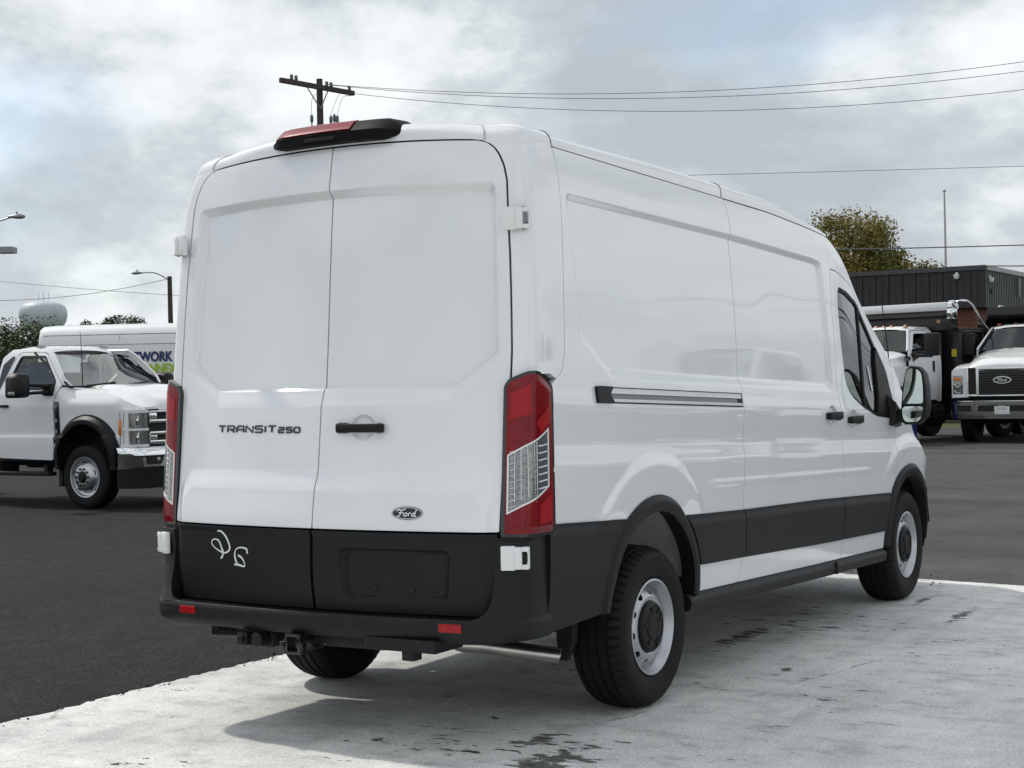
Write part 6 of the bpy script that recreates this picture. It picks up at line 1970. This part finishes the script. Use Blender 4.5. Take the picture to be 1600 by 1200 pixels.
pole = thing('utility_pole', 'dark wooden utility pole with a crossarm standing behind the van roof', 'utility pole', (30.63, 23.65, 0))
mb = MB(); mb.tube([(0, 0, -.02), (0, 0, 10.22)], [.15, .088], 12); mb.build('post', M['wood'], pole, smooth=60)
aL, aR = Vector((28.93, 23.70, 9.92)), Vector((31.74, 23.31, 9.90))
o_p = Vector((30.63, 23.65, 0))
mb = MB(); dl = (aR-aL); 
off = Vector((-.10, -.10, 0))
ang = math.atan2(dl.y, dl.x); mb.box((aL+aR)/2-o_p+off, (dl.length, .11, .13), rz=ang); arm = mb.build('crossarm', M['wood'], pole)
for sgn_, tpos in ((-1, -.55), (1, .5)):
    mb = MB(); mb.tube([o_p*0+Vector((0, 0, 9.35))+off*.8, (aL+aR)/2-o_p+off+dl.normalized()*tpos*.8+Vector((0, 0, -.04))], .018, 5); mb.build('brace', M['galv'], pole)
for s in (-1.0, -.95+.12, .35, .52, 1.25):
    mb = MB(); c = (aL+aR)/2-o_p+off+dl.normalized()*s; mb.lathe([(0, .16), (.04, .15), (.055, .10), (.035, .08), (.06, .05), (.02, 0)], 10, Matrix.Translation(c+Vector((0, 0, .05))), axis='Z'); mb.build('insulator', M['insul'], pole, smooth=50)
for px_, dz in ((487, 0), (517, .0), (522, .03), (527, 0)):
    k = {487: (30.501, 23.852, 9.10), 517: (30.782, 23.386, 9.06), 522: (30.83, 23.30, 9.10), 527: (30.876, 23.23, 9.06)}[px_]
    mb = MB(); mb.lathe([(0, .13), (.02, .12), (.045, .07), (.05, 0), (.045, -.08), (.02, -.13), (.02, -.22), (0, -.22)], 10, Matrix.Translation(Vector(k)-o_p), axis='Z'); mb.tube([Vector(k)-o_p+Vector((0, 0, -.2)), Vector((0, 0, 8.75))], .015, 5); mb.build('cutout_fuse', M['insul'], pole, smooth=50)
for (a, b, c) in (((30.501, 23.852, 9.22), (30.45, 23.80, 9.6), (30.55, 23.72, 9.80)), ((30.78, 23.386, 9.2), (30.95, 23.3, 9.65), (31.2, 23.35, 9.86)), ((30.87, 23.23, 9.2), (31.05, 23.15, 9.7), (31.6, 23.28, 9.84))):
    mb = MB(); mb.tube([Vector(p)-o_p for p in smooth_path([a, b, c], 6)], .008, 4); mb.build('jumper_wire', M['wire'], pole)
pole2 = copy_tree(pole); pole2.location = (37.9, 1.85, 0)
pole2['label'] = 'second utility pole carrying the same wires, beyond the right edge of the view'
def wire(label, a, b, sag, r, n=40, cat='wire', group='overhead wires', t0=0.0, t1=1.0):
    a, b = Vector(a), Vector(b)
    pts = [a.lerp(b, t)-Vector((0, 0, sag*4*t*(1-t))) for t in np.linspace(t0, t1, n)]
    mb = MB(); mb.tube(pts, r, 5)
    return tag(mb.build('power_line', M['wire'], smooth=60), label, cat, group)
off2 = Vector((37.9, 1.85, 0))-o_p
u_ = dl.normalized()
for s, lb, sg_ in ((.35, 'uppermost of the three wires running right from the utility pole', .76), (.52, 'middle of the three wires running right from the utility pole', .80), (1.36, 'lowest of the three wires running right from the end of the crossarm', .84)):
    p = (aL+aR)/2+off+u_*s+Vector((0, 0, .12 if s < 1 else .0))
    wire(lb, p, p+off2+Vector((0, 0, -.16 if s < .4 else (-.38 if s < 1 else -.60))), sg_, .0085)
wire('single thin wire behind the middle of the van roof, below the three pole wires', (47.0, 28.0, 9.35), (60.0, 2.0, 9.25), .05, .010, 60, t0=-0.25, t1=3.0)
wire('twisted cable crossing in front of the autumn tree and flagpole', (41.0, 18.0, 5.62), (49.5, 1.0, 5.60), .12, .020, 60, t0=-0.5, t1=2.5)
wire('thick cable just above the building corner at the right edge', (43.0, 8.25, 4.70), (37.4, 2.0, 4.20), .05, .022, 60, t1=3.5)
wire('faint wire crossing the sky from the left edge above the water tower', (48.05, 62.5, 7.63), (47.95, 43.3, 5.52), .1, .011, 60, t0=-1.0, t1=2.0)
wire('faint sagging wire that climbs to the street lamp pole', (36.57, 46.7, 5.20), (39.55, 37.89, 5.70), .32, .011, 60, t0=-1.5)
fl = thing('flagpole', 'bare pale flagpole rising above the building roof, right of the autumn tree', 'pole', (56.5, 13.2, 0))
mb = MB(); mb.tube([(0, 0, 0), (0, 0, 5.5), (0, 0, 8.55)], [.06, .05, .035], 8); mb.build('shaft', M['pale_metal'], fl, smooth=60)
mb = MB(); mb.lathe([(0, .08), (.06, .04), (.06, -.02), (0, -.05)], 10, Matrix.Translation((0, 0, 8.6)), axis='Z'); mb.build('finial', M['galv'], fl, smooth=60)

# vehicles and trees beyond the right of the view, seen mirrored in the van's side
rt = copy_tree(ltk); rt.location = (12.8, -6.2, -.012); rt.rotation_euler = (0, 0, math.radians(196))
rt['label'] = 'white chassis-cab truck mirrored faintly in the side of the cargo van'
tl_ = random.Random(31)
lv = []; lf = []
for k in range(9000):
    a = tl_.uniform(0, 1); h = 6.0+2.2*math.sin(a*23)+1.4*math.sin(a*61)
    c = Vector((10+150*a, -62-30*a+tl_.gauss(0, 2.5), h*tl_.random()**.7)); s_ = tl_.uniform(.35, .8)
    u = Vector((tl_.gauss(0, 1), tl_.gauss(0, 1), tl_.gauss(0, 1))).normalized(); v = u.cross(Vector((tl_.gauss(0, 1), tl_.gauss(0, 1), tl_.gauss(0, 1)))).normalized()
    i = len(lv); lv += [c-u*s_, c+v*s_*.6, c+u*s_, c-v*s_*.6]; lf.append((i, i+1, i+2, i+3))
me = bpy.data.meshes.new('treeline'); me.from_pydata(lv, [], lf)
tag(put('treeline', me, M['leaf_far']), 'dark treeline beyond the lot, mirrored in the side of the cargo van', 'trees', kind='stuff')
